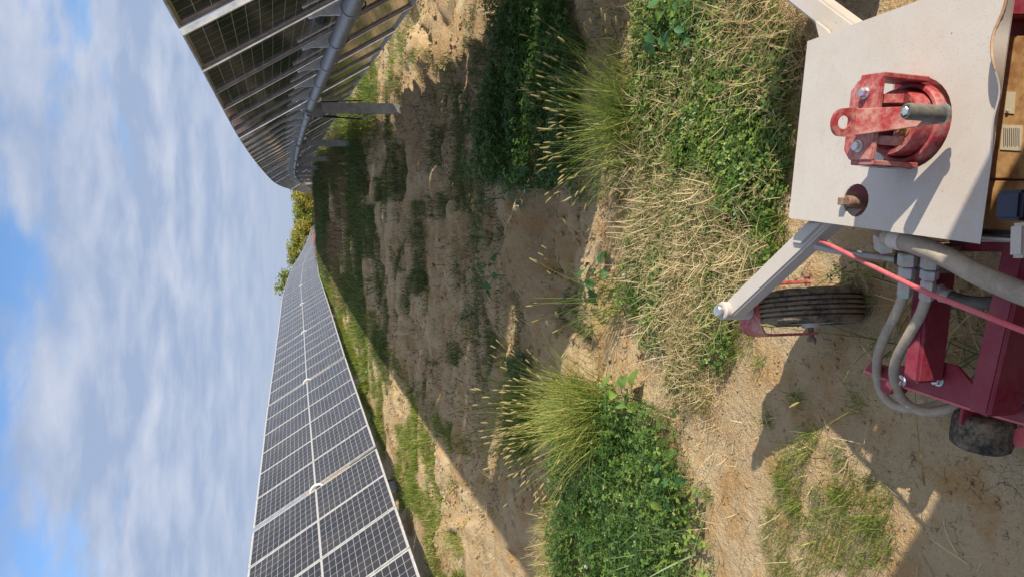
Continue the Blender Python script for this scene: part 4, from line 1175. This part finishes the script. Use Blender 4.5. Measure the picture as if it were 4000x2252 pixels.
# --- blades over the left clover bank
for i, (x, y) in enumerate([(2690, 1990), (2740, 2040), (2700, 2120), (2720, 2200), (2640, 2150), (2480, 1960), (2560, 1940), (2600, 2240)]):
    g0 = G(x, y); n = 11; p = np.array([[g0.x, g0.y]]) + rng.normal(0, .045, (n, 2)); p = np.column_stack([p, gz(p[:, 0], p[:, 1])])
    blades(G_('long_grey_green_grass', M_BLUEG), p, rng.normal(1.9, 1.0, n), rnd(n, .25, 1.1), rnd(n, .14, .38), rnd(n, .004, .010), rnd(n, .3, 1.0), rnd(n, .1, .9), 6)
straw([(2120, 2000), (2230, 1990), (2260, 2280), (2110, 2280)], 3800, (.05, .16), 'straw_mat', 14, .0, hmax=.10, tint=(.1, .7))
grass([(2090, 1980), (2240, 1980), (2270, 2280), (2090, 2280)], 2600, (.08, .2), (.002, .005), 'pale_grass', M_FOX, .1, (.1, .9), (.2, .9), (.3, 1), 15)
# --- short grass on the trodden soil
LOWG = [(3020, 1760), (3230, 1640), (3400, 1700), (3580, 1800), (3500, 2050), (3460, 2200), (3380, 2300), (3090, 2300), (2990, 2050)]
grass(LOWG, 13000, (.02, .065), (.0014, .0028), 'short_grass', M_GRASS, .49, (.0, 1.0), (.2, 1.2), (.05, .8), 16, 6.0)
grass([(3050, 1780), (3200, 1760), (3220, 2000), (3080, 2020)], 11000, (.03, .085), (.0018, .0034), 'short_grass', M_GRASS, .32, (.0, .9), (.2, 1.2), (.55, 1), 17, 6.0)
grass([(3080, 1500), (3260, 1480), (3240, 1750), (3060, 1760)], 1700, (.02, .05), (.0015, .003), 'short_grass', M_GRASS, .56, (.0, 1.0), (.2, 1.2), (.2, .8), 18, 7.0)
for (x, y, s) in [(2980, 1420, 40), (3130, 1560, 60), (3010, 1640, 50), (3180, 1700, 70), (2700, 1980, 45), (2770, 1930, 60), (2640, 1480, 40), (3350, 1560, 40), (2890, 1260, 70), (2930, 1330, 50), (3300, 1950, 90), (3420, 2050, 80)]:
    g0 = G(x, y); p = np.array([[g0.x, g0.y]]) + rng.normal(0, .022, (s, 2)); p = np.column_stack([p, gz(p[:, 0], p[:, 1])])
    blades(G_('short_grass', M_GRASS), p, rnd(s, 0, 6.3), rnd(s, .1, 1.0), rnd(s, .03, .09), .0026, rnd(s, .2, .9), rnd(s, .2, 1), 3)

# --- the aisle: streaks of grass, dead litter and weeds getting denser towards the crest
def aisle(x0, x1, y0, y1, dens, thr, ln, wd, mat, key, seed, fx=.8, fy=2.6, tint=(0, .8), dead=0.0, lean=(.0, .8)):
    n = int(dens * (x1 - x0) * (y1 - y0)); x = rnd(n, x0, x1); y = y0 + (y1 - y0) * rnd(n, 0, 1)
    k = fbm(x * fx, y * fy, seed, 4) > thr; x, y = x[k], y[k]; n = len(x)
    if n == 0: return
    p = np.column_stack([x, y, gz(x, y)]); f = .55 + .9 * fbm(x * 1.1, y * 1.3, seed + 5, 2)
    blades(G_(key, mat), p, rnd(n, 0, 6.3), rnd(n, *lean), rnd(n, *ln) * f, rnd(n, *wd), rnd(n, .2, 1.1), rnd(n, *tint), 3)
aisle(-2.6, 1.9, 4.6, 9, 2600, .655, (.03, .10), (.003, .006), M_GRASSD, 'aisle_grass', 61, .9, 1.7, tint=(.1, 1))
aisle(-3.2, 2.0, 9, 16, 1700, .635, (.05, .15), (.004, .009), M_GRASSD, 'aisle_grass', 61, .8, 1.5, tint=(.1, 1))
aisle(-3.2, 2.4, 16, 30, 800, .50, (.12, .32), (.008, .017), M_GRASSD, 'aisle_grass', 67, .7, .9, tint=(.0, .9))
AG = [[(1610, 790), (1665, 780), (1655, 1140), (1625, 1150)], [(1673, 757), (1729, 750), (1735, 853), (1680, 860)], [(1760, 330), (1832, 330), (1840, 694), (1770, 700)],
      [(1768, 690), (1903, 700), (1890, 830), (1775, 820)], [(1755, 960), (1808, 963), (1812, 1130), (1765, 1125)], [(1467, 694), (1562, 700), (1560, 789), (1480, 785)],
      [(1673, 512), (1725, 520), (1718, 670), (1680, 668)], [(1538, 560), (1578, 560), (1570, 760), (1540, 750)], [(1600, 1050), (1660, 1060), (1655, 1150), (1610, 1140)],
      [(1467, 1289), (1515, 1280), (1520, 1410), (1475, 1400)], [(1745, 1344), (1824, 1340), (1820, 1400), (1750, 1410)], [(2189, 1106), (2340, 1110), (2350, 1305), (2200, 1300)],
      [(1850, 130), (1930, 150), (1920, 330), (1850, 320)], [(1900, 1290), (1960, 1290), (1990, 1420), (1920, 1420)], [(1420, 800), (1470, 800), (1480, 1010), (1430, 1000)], [(1360, 560), (1440, 560), (1440, 760), (1370, 760)]]
for k, q in enumerate(AG):
    w_ = poly_world(q); yy = w_[:, 1].mean(); f_ = max(1.0, yy / 5.0)
    grass(None, 4600 / f_ ** 1.3, (.035 * f_ ** .7, .12 * f_ ** .7), (.0024 * f_, .0048 * f_), 'aisle_grass', M_GRASSD if k not in (9,) else M_GRASS, .30, (0, .9), (.2, 1.1), (.1, 1), 200 + k, 5.0, world=w_)
straw([(1768, 821), (1895, 830), (1890, 1051), (1775, 1045)], 2600, (.05, .18), 'aisle_litter', 230, .3, hmax=.10, tint=(0, .7), wd=(.002, .004))
straw([(2350, 20), (2480, 20), (2500, 300), (2360, 300)], 1500, (.04, .15), 'aisle_litter', 231, .35, hmax=.05, tint=(0, .6))
def tufts(n, x0, x1, y0, y1, mat, key, ln, wd, rad, cnt, tint, lean=(0, .95), seed=0):
    for i in range(n):
        cx, cy = random.uniform(x0, x1), y0 + (y1 - y0) * random.random() ** 1.2
        m_ = int(random.uniform(.5, 1.3) * cnt); q = rng.normal(0, rad * random.uniform(.5, 1.3), (m_, 2)) * np.array([1.5, .8])
        p = np.array([[cx, cy]]) + q; p = np.column_stack([p, gz(p[:, 0], p[:, 1])]); k = random.uniform(.6, 1.3)
        blades(G_(key, mat), p, np.arctan2(q[:, 1], q[:, 0]) + rng.normal(0, .6, m_), rnd(m_, *lean), rnd(m_, *ln) * k, rnd(m_, *wd), rnd(m_, .2, 1.1), rnd(m_, *tint), 3)
tufts(46, -2.4, 1.5, 4.6, 14, M_GRASSD, 'aisle_grass', (.05, .17), (.003, .006), .06, 60, (.1, 1))
tufts(34, -2.6, 1.6, 5.5, 15, M_DEAD, 'dead_weeds', (.05, .20), (.002, .005), .07, 50, (0, 1))
tufts(30, -2.2, 1.4, 4.4, 14, M_STRAW, 'aisle_litter', (.05, .18), (.002, .004), .07, 40, (0, .7), (.5, 1.5))
tufts(40, -3.3, 2.2, 13, 32, M_GRASSD, 'aisle_grass', (.2, .45), (.007, .014), .14, 60, (0, 1))
tufts(26, -3.3, 2.0, 14, 36, M_FOX, 'aisle_dry_grass', (.25, .5), (.006, .012), .14, 60, (.2, .9))
tufts(22, -3.4, -2.5, 8, 22, M_GRASS, 'verge_grass', (.08, .24), (.005, .010), .09, 60, (.3, 1))
tufts(14, 1.5, 4.5, 7, 20, M_GRASS, 'right_verge_grass', (.08, .26), (.005, .010), .12, 70, (.3, 1))
aisle(-3.4, 2.6, 30, 48, 420, .33, (.22, .5), (.018, .034), M_GRASSD, 'aisle_grass', 71, .5, .6, tint=(.0, .8))
aisle(-3.4, 2.2, 17, 40, 160, .54, (.25, .55), (.008, .018), M_DEAD, 'dead_weeds', 73, .8, .9, tint=(.2, 1), lean=(0, .6))
aisle(-2.4, 1.6, 4.4, 16, 420, .60, (.04, .16), (.002, .005), M_STRAW, 'aisle_litter', 77, .8, 1.8, tint=(0, .7), lean=(.9, 1.6))
aisle(-2.4, 1.6, 4.0, 13, 130, .42, (.05, .2), (.002, .005), M_STRAW, 'aisle_litter', 79, .8, 1.8, tint=(0, .6), lean=(1.2, 1.6))
aisle(-2.2, 1.8, 6, 16, 250, .60, (.06, .24), (.003, .007), M_DEAD, 'dead_weeds', 81, .9, 2.4, tint=(0, .7))
# sunlit verge beside the left row and the bare strip under it
aisle(-4.9, -2.4, 6.5, 16, 1900, .535, (.05, .15), (.005, .010), M_GRASS, 'verge_grass', 83, 1.3, .8, tint=(.2, 1))
aisle(-4.9, -2.6, 16, 34, 900, .43, (.10, .28), (.010, .020), M_GRASS, 'verge_grass', 85, 1.3, .5, tint=(.2, 1))
aisle(-5.0, -2.6, 34, 70, 260, .35, (.2, .4), (.02, .04), M_GRASS, 'verge_grass', 87, .8, .4, tint=(.2, 1))
aisle(-4.6, -2.2, 5.5, 16, 500, .53, (.05, .2), (.003, .007), M_STRAW, 'aisle_litter', 89, 1, 1, tint=(0, .8), lean=(.4, 1.6))
# sunlit ground to the right, under and beyond the right row
aisle(1.2, 6, 6, 16, 650, .56, (.05, .17), (.005, .010), M_GRASS, 'right_verge_grass', 91, .8, 1.3, tint=(.2, 1))
aisle(1.4, 9, 14, 40, 330, .42, (.12, .35), (.012, .026), M_GRASS, 'right_verge_grass', 93, .8, .6, tint=(.3, 1))
aisle(1.2, 5, 5, 14, 420, .50, (.04, .16), (.003, .006), M_STRAW, 'right_verge_litter', 95, 1, 1, tint=(.1, .9), lean=(.9, 1.6))
aisle(.6, 2.2, 3.4, 5.2, 900, .5, (.04, .14), (.003, .006), M_GRASSD, 'aisle_grass', 97, 1.2, 1.4, tint=(.1, 1))

# small leafy weeds dotted over the aisle
def small_weeds(n, x0, x1, y0, y1, mat, key, size, rad, cnt, tint, h=.08):
    for i in range(n):
        cx, cy = random.uniform(x0, x1), y0 + (y1 - y0) * random.random() ** 1.3
        m_ = int(random.uniform(.4, 1.4) * cnt); q = rng.normal(0, rad * random.uniform(.4, 1.3), (m_, 2)) * np.array([1.4, .9])
        p = np.array([[cx, cy]]) + q; p = np.column_stack([p, gz(p[:, 0], p[:, 1]) + np.abs(rng.normal(0, h, m_)) * random.uniform(.4, 1.2)])
        scatter(G_(key, mat), *OVAL, p, rnd(m_, 0, 6.3), rnd(m_, -.9, .9), rnd(m_, 0, 6.3), rnd(m_, .5, 1.4) * size, np.clip(rnd(m_, *tint) + random.uniform(-.2, .2), 0, 1))
small_weeds(90, -2.5, 1.7, 4.5, 13, M_GRASSD, 'small_weeds', .020, .07, 45, (0, .7), .05)
small_weeds(60, -2.5, 1.7, 5, 15, M_DEAD, 'small_dead_weeds', .018, .07, 40, (0, .6), .07)
small_weeds(70, -3.2, 2.2, 13, 34, M_GRASSD, 'small_weeds', .045, .18, 60, (0, 1), .14)
small_weeds(40, -4.2, -2.5, 7, 20, M_GRASS, 'verge_weeds', .035, .10, 40, (.3, 1), .07)
small_weeds(30, 1.5, 4.5, 6, 18, M_GRASS, 'right_verge_weeds', .030, .11, 50, (.3, 1), .08)
small_weeds(26, .2, 1.9, 4.2, 8, M_GRASSD, 'small_weeds', .024, .09, 60, (0, .8), .06)
# crumbled soil lumps
def clod_tpl(seed):
    r_ = random.Random(seed); bm = bmesh.new(); bmesh.ops.create_icosphere(bm, subdivisions=1, radius=1)
    v = [(w.co * r_.uniform(.7, 1.2))[:] for w in bm.verts]; v = [(x, y * .8, z * .6) for x, y, z in v]; bm.verts.index_update()
    t = [[w.index for w in f.verts] for f in bm.faces]; bm.free(); return v, [], t
CLODS = [clod_tpl(k) for k in range(5)]
def clods(n, x0, x1, y0, y1, size, key, thr=.5, seed=0):
    x = rnd(n, x0, x1); y = y0 + (y1 - y0) * rng.random(n) ** 1.3; k = fbm(x * 1.3, y * 1.6, seed, 3) > thr; x, y = x[k], y[k]; n = len(x)
    s_ = size[0] + (size[1] - size[0]) * rng.random(n) ** 3.0
    p = np.column_stack([x, y, gz(x, y) + s_ * .15]); w = rng.integers(0, 5, n)
    for q in range(5):
        m_ = w == q
        if m_.any(): scatter(G_(key, M_GROUND), *CLODS[q], p[m_], rnd(m_.sum(), 0, 6.3), rnd(m_.sum(), 0, .5), rnd(m_.sum(), 0, 6.3), s_[m_], .5)
clods(9000, -2.6, 1.8, 3.2, 10, (.004, .030), 'soil_clods', .47, 101)
clods(5000, 1.0, 4.5, 5, 13, (.006, .045), 'soil_clods', .42, 103)
clods(4000, -4.6, -2.0, 5, 14, (.006, .035), 'soil_clods', .45, 105)
clods(6000, -1.2, .8, .9, 3.2, (.002, .009), 'soil_clods', .45, 107)
LAB = {
 'small_weeds': ('weeds', 'small dark leafy weeds dotted over the shaded aisle soil'),
 'small_dead_weeds': ('weeds', 'small withered brown weeds dotted over the shaded aisle soil'),
 'verge_weeds': ('weeds', 'small bright weeds on the sunlit verge beside the left row'),
 'right_verge_weeds': ('weeds', 'small bright weeds on the sunlit soil under the right row'),
 'soil_clods': ('soil', 'crumbled lumps of tan soil lying on the ground'),
 'clover_bank_left': ('clover', 'dense dark green clover bank at the left beneath the foxtail clump'),
 'clover_bank_right': ('clover', 'shaded clover bank at the right below the near panel row'),
 'clover_among_straw': ('clover', 'bright clover patches growing through the dry straw ahead of the plate'),
 'straw_mat': ('straw', 'sunlit mat of short dry straw in front of the caster wheel'),
 'grass_among_straw': ('grass', 'green grass blades poking through the dry straw mat'),
 'loose_straw': ('straw', 'loose bits of straw scattered on the bare trodden soil'),
 'grass_under_deck': ('grass', 'green grass under the red cross beams and hoses'),
 'long_grey_green_grass': ('grass', 'long grey green grass blades drooping over the left clover bank'),
 'pale_grass': ('grass', 'pale dry grass at the far left edge of the clover bank'),
 'short_grass': ('grass', 'short fine grass on the trodden soil at the lower left'),
 'aisle_grass': ('grass', 'dark green grass streaks along the shaded aisle between the rows'),
  'aisle_dry_grass': ('grass', 'yellowish dry grass tufts towards the crest of the shaded aisle'),
 'aisle_litter': ('straw', 'dead grass litter lying on the aisle soil'),
 'dead_weeds': ('weeds', 'brown dead weeds standing in the shaded aisle'),
 'verge_grass': ('grass', 'sunlit green verge along the foot of the left panel row'),
 'right_verge_grass': ('grass', 'sunlit green grass under and beyond the right panel row'),
 'right_verge_litter': ('straw', 'sunlit dead litter on the soil under the right panel row'),
}
for key, (g, mat) in STUFF.items():
    ob = g.obj(key, mat); tag(ob, LAB[key][1], LAB[key][0], kind='stuff')

# --- broad-leaved weeds, each a plant with stem and separate leaves
LEAFME = {}
def leaf_me(kind, tint):
    k = (kind, round(tint * 4) / 4)
    if k not in LEAFME:
        g = Geo(); tpl = HEART if kind == 'heart' else OVAL; g.add(np.array(tpl[0]), quads=tpl[1], tint=k[1]); LEAFME[k] = g.mesh('leaf', M_BROAD, True)
    return LEAFME[k]
def weed(label, px, h, nl_, size, kind='heart', tint=(0, .6), spread=.5, flower=0, group='broad leaved weeds'):
    b = G(*px); root = empty('broadleaf_weed', b); tag(root, label, 'weed', group)
    az = random.uniform(0, 6.28); tip = b + Vector((math.cos(az) * spread * h * .3, math.sin(az) * spread * h * .3, h))
    bm = bmesh.new(); bm_tube(bm, spline([b - Vector((0, 0, .02)), b.lerp(tip, .5) + Vector((.01, 0, 0)), tip], 4), [.004 - .0003 * k for k in range(9)], 6)
    me = bpy.data.meshes.new('stem'); bm.to_mesh(me); bm.free()
    at = me.attributes.new('tint', 'FLOAT', 'POINT'); at.data.foreach_set('value', np.full(len(me.vertices), .4, np.float32)); link('stem', me, M_BROAD, root)
    stalks = []; nl = int(nl_ * 1.4)
    for k in range(nl):
        f = .25 + .75 * (k + .5) / nl; a = k * 2.4 + random.uniform(-.4, .4); r = spread * h * .38 * (1.15 - f * .6) + .01
        pos = b.lerp(tip, f) + Vector((math.cos(a) * r, math.sin(a) * r, random.uniform(0, .03)))
        s = size * random.uniform(.45, 1.0) * (1.1 - .45 * f)
        Mx = Matrix.Translation(pos) @ Matrix.Rotation(a, 4, 'Z') @ Matrix.Rotation(random.uniform(-.1, .7), 4, 'Y') @ Matrix.Rotation(random.uniform(-.4, .4), 4, 'X') @ Matrix.Scale(s, 4)
        link('leaf', leaf_me(kind, random.uniform(*tint)), None, root, Mx)
        stalks.append((b.lerp(tip, max(.05, f - .15)), pos))
    bm = bmesh.new()
    for q0, q1 in stalks: bm_tube(bm, [q0, q0.lerp(q1, .5) + Vector((0, 0, .01)), q1], [.0022, .0018, .0013], 5)
    me = bpy.data.meshes.new('leaf_stalks'); bm.to_mesh(me); bm.free()
    at = me.attributes.new('tint', 'FLOAT', 'POINT'); at.data.foreach_set('value', np.full(len(me.vertices), .5, np.float32)); link('leaf_stalks', me, M_BROAD, root)
    for k in range(flower):
        g = Geo(); c = tip + Vector((random.uniform(-.08, .08), random.uniform(-.08, .08), random.uniform(-.05, .03)))
        v = [(c.x, c.y, c.z)] ; t = []
        for j in range(10): v.append((c.x + math.cos(j * .628) * (.018 if j % 2 else .010), c.y + math.sin(j * .628) * (.018 if j % 2 else .010), c.z + .005))
        t = [(0, 1 + j, 1 + (j + 1) % 10) for j in range(10)]
        g.add(v, tris=t, tint=random.random()); g.obj('flower', M_FLOWER, root)
weed('broadleaf weed with blue green heart leaves in the shaded gully', (2060, 1075), .30, 13, .080, 'heart', (0, .5), 1.0)
weed('broadleaf weed with a yellowing leaf at the edge of the straw', (2330, 1080), .22, 10, .090, 'heart', (.1, .9), 1.2)
weed('dark lobed weed hanging over the shaded clover edge', (2100, 720), .26, 16, .085, 'heart', (0, .2), 1.3)
weed('leafy weed with yellow flowers on the bank beside the aisle', (2010, 775), .24, 12, .055, 'oval', (.1, .6), .9, 4)
weed('bright green leafy weed on the shaded bank', (1965, 935), .22, 16, .050, 'oval', (.3, .9), .9)
weed('yellow green heart leaf vine at the top of the left clover bank', (2500, 1570), .20, 9, .095, 'heart', (.6, 1), 1.1)
weed('heart leaf vine lying at the lower edge of the left clover bank', (2650, 1860), .16, 11, .085, 'heart', (.1, .9), 1.4)
weed('large pale green leaves beside the straw at the far right', (2620, 120), .18, 10, .105, 'heart', (.4, .9), 1.5)
weed('grey green leaves in the straw next to the right front arm', (2740, 60), .16, 13, .080, 'oval', (.1, .6), 1.4)
weed('broad leaves on the sunlit verge beneath the left panel row', (1475, 1660), .30, 10, .13, 'heart', (.3, .8), .9)
weed('second broadleaf plant on the sunlit verge farther along the left row', (1455, 1460), .28, 10, .12, 'heart', (.3, .8), .9)
weed('dark twiggy weed with tiny leaves in the middle of the shaded aisle', (1860, 1215), .22, 26, .030, 'oval', (0, .1), 1.2)
weed('small dark weed on the shaded soil left of the aisle centre', (1690, 1420), .18, 20, .030, 'oval', (0, .2), 1.2)
weed('leafy bush on bare sunlit soil below the right row', (1480, 345), .40, 34, .07, 'oval', (.4, 1), .8)

# white clover blossoms
for (x, y, lb) in [(2378, 2200, 'white clover blossom on the left clover bank'), (2822, 248, 'white clover blossom in the bright clover near the plate'), (2520, 1075, 'white clover blossom at the edge of the straw mat')]:
    b = G(x, y); root = empty('clover_blossom', b); tag(root, lb, 'flower', 'clover blossoms')
    g = Geo(); n = 60; th = np.arccos(rnd(n, -.3, 1)); ph = rnd(n, 0, 6.3); c = np.array([b.x, b.y, b.z + .15])
    dr = np.stack([np.sin(th) * np.cos(ph), np.sin(th) * np.sin(ph), np.cos(th)], -1)
    along(g, [(-.12, 0, 0), (.12, 0, 0), (.14, 0, .8), (-.14, 0, .8), (0, 0, 1.0)], [(0, 1, 2, 3)], [(3, 2, 4)], np.repeat(c[None], n, 0), dr, .013, rnd(n, 0, 1)); g.obj('petals', M_WHITEF, root)
    g = Geo(); blades(g, np.array([[b.x, b.y, b.z]]), 0, 0, .15, .003, 0, .5, 2, .2); g.obj('stalk', M_CLOVER, root)

# ------------------------------------------------------------------ trees far behind the rows
def tree(label, y_px, top_px, w_px, dist, hue, seed, h=None):
    r_ = random.Random(seed); d = ray(top_px - 8, y_px); s = dist / d.y; top = Vector((d.x * s, d.y * s, CAMZ + d.z * s))
    gzb = float(base_z(top.x, top.y)); H = top.z - gzb; wid = w_px * dist / FPX
    root = empty('autumn_tree', (top.x, top.y, gzb)); tag(root, label, 'tree', 'autumn trees behind the panel rows')
    b = Vector((top.x, top.y, gzb)); bm = bmesh.new()
    bm_tube(bm, [b - Vector((0, 0, .3)), b + Vector((.1, 0, H * .3)), b + Vector((-.1, .1, H * .6)), b + Vector((0, 0, H * .9))], [H * .022, H * .017, H * .010, H * .003], 8)
    tips = []
    for k in range(16):
        z = H * r_.uniform(.25, .8); a = r_.uniform(0, 6.28); l = wid * .55 * r_.uniform(.6, 1.05) * (1.1 - abs(z / H - .5))
        p0 = b + Vector((0, 0, z)); p1 = p0 + Vector((math.cos(a) * l, math.sin(a) * l, H * r_.uniform(.04, .16)))
        bm_tube(bm, [p0, p0.lerp(p1, .5) + Vector((0, 0, .15)), p1], [H * .007, H * .005, H * .002], 6); tips.append(p1); tips.append(p0.lerp(p1, .6))
    tips += [b + Vector((0, 0, H * f)) for f in (.7, .82, .93)]
    bm_obj('trunk', bm, M_BARK, root)
    g = Geo(); n = 3200; tp = np.array([[t.x, t.y, t.z] for t in tips])
    k = rng.integers(0, len(tp), n); p = tp[k] + rng.normal(0, 1, (n, 3)) * np.array([wid * .11, wid * .11, H * .055])
    p[:, 2] = np.clip(p[:, 2], gzb + H * .05, gzb + H)
    tn = np.clip(hue + (k % 7 - 3) * .05 + rng.normal(0, .16, n), 0, 1)
    scatter(g, [(-.5, -.35, 0), (.5, -.35, .1), (.6, .3, 0), (-.1, .55, -.1)], [(0, 1, 2, 3)], [], p, rnd(n, 0, 6.3), rnd(n, 0, 1.5), rnd(n, 0, 6.3), rnd(n, .5, 1.1) * wid * .075, tn)
    g.obj('crown', M_TREE, root)
tree('green tree beside the far tip of the right panel row', 735, 1138, 60, 165, .15, 1)
tree('brownish yellow tree just left of the far right row', 775, 1146, 95, 160, .70, 2)
tree('brownish tree between the far right row and the bright green tree', 815, 1156, 70, 158, .75, 3)
tree('bright yellow green tree at the middle of the far gap', 862, 1152, 95, 156, .35, 4)
tree('golden yellow tree above the far tip of the left row', 918, 1140, 90, 150, .85, 5)
tree('tall yellow tree behind the far left row', 968, 1128, 85, 148, .62, 6)
tree('thin olive tree standing over the far left row', 1020, 1128, 60, 150, .35, 7)
tree('olive green tree nearer than the others, rising above the left row', 1068, 1112, 70, 128, .30, 8)
tree('tallest tree, olive green and leftmost above the left panel row', 1125, 1083, 120, 125, .38, 9)

# ------------------------------------------------------------------ red rail by the far rows
def red_rail():
    pts = [(1236, 1000, 54), (1238, 905, 58), (1238, 850, 62)]
    P = []
    for x, y, dist in pts:
        d = ray(x, y); s = dist / d.y; P.append(Vector((d.x * s, d.y * s, CAMZ + d.z * s)))
    b = P[1].copy(); b.z = float(gz(b.x, b.y))
    root = empty('red_rail', b); tag(root, 'thin red metal rail with an upright frame before the far left panels', 'rail')
    bm = bmesh.new(); bm_tube(bm, P, .045, 8); bm_obj('rail', bm, M_REDPIPE, root)
    m1 = P[0].lerp(P[1], .75); 
    bm = bmesh.new(); u = Vector((0, 0, 1))
    q = P[0].lerp(P[1], .45) + u * .28
    bm_tube(bm, [q, P[0].lerp(P[1], .95) + u * .28], .03, 6); bm_obj('upper_rail', bm, M_REDPIPE, root)
    for f in (.02, .5, .7, .95):
        p = P[0].lerp(P[1], f); g_ = float(gz(p.x, p.y))
        bm = bmesh.new(); bm_tube(bm, [Vector((p.x, p.y, g_ - .1)), p + u * (.28 if f > .1 else 0.02)], .028, 6); bm_obj('upright', bm, M_REDPIPE, root)
red_rail()
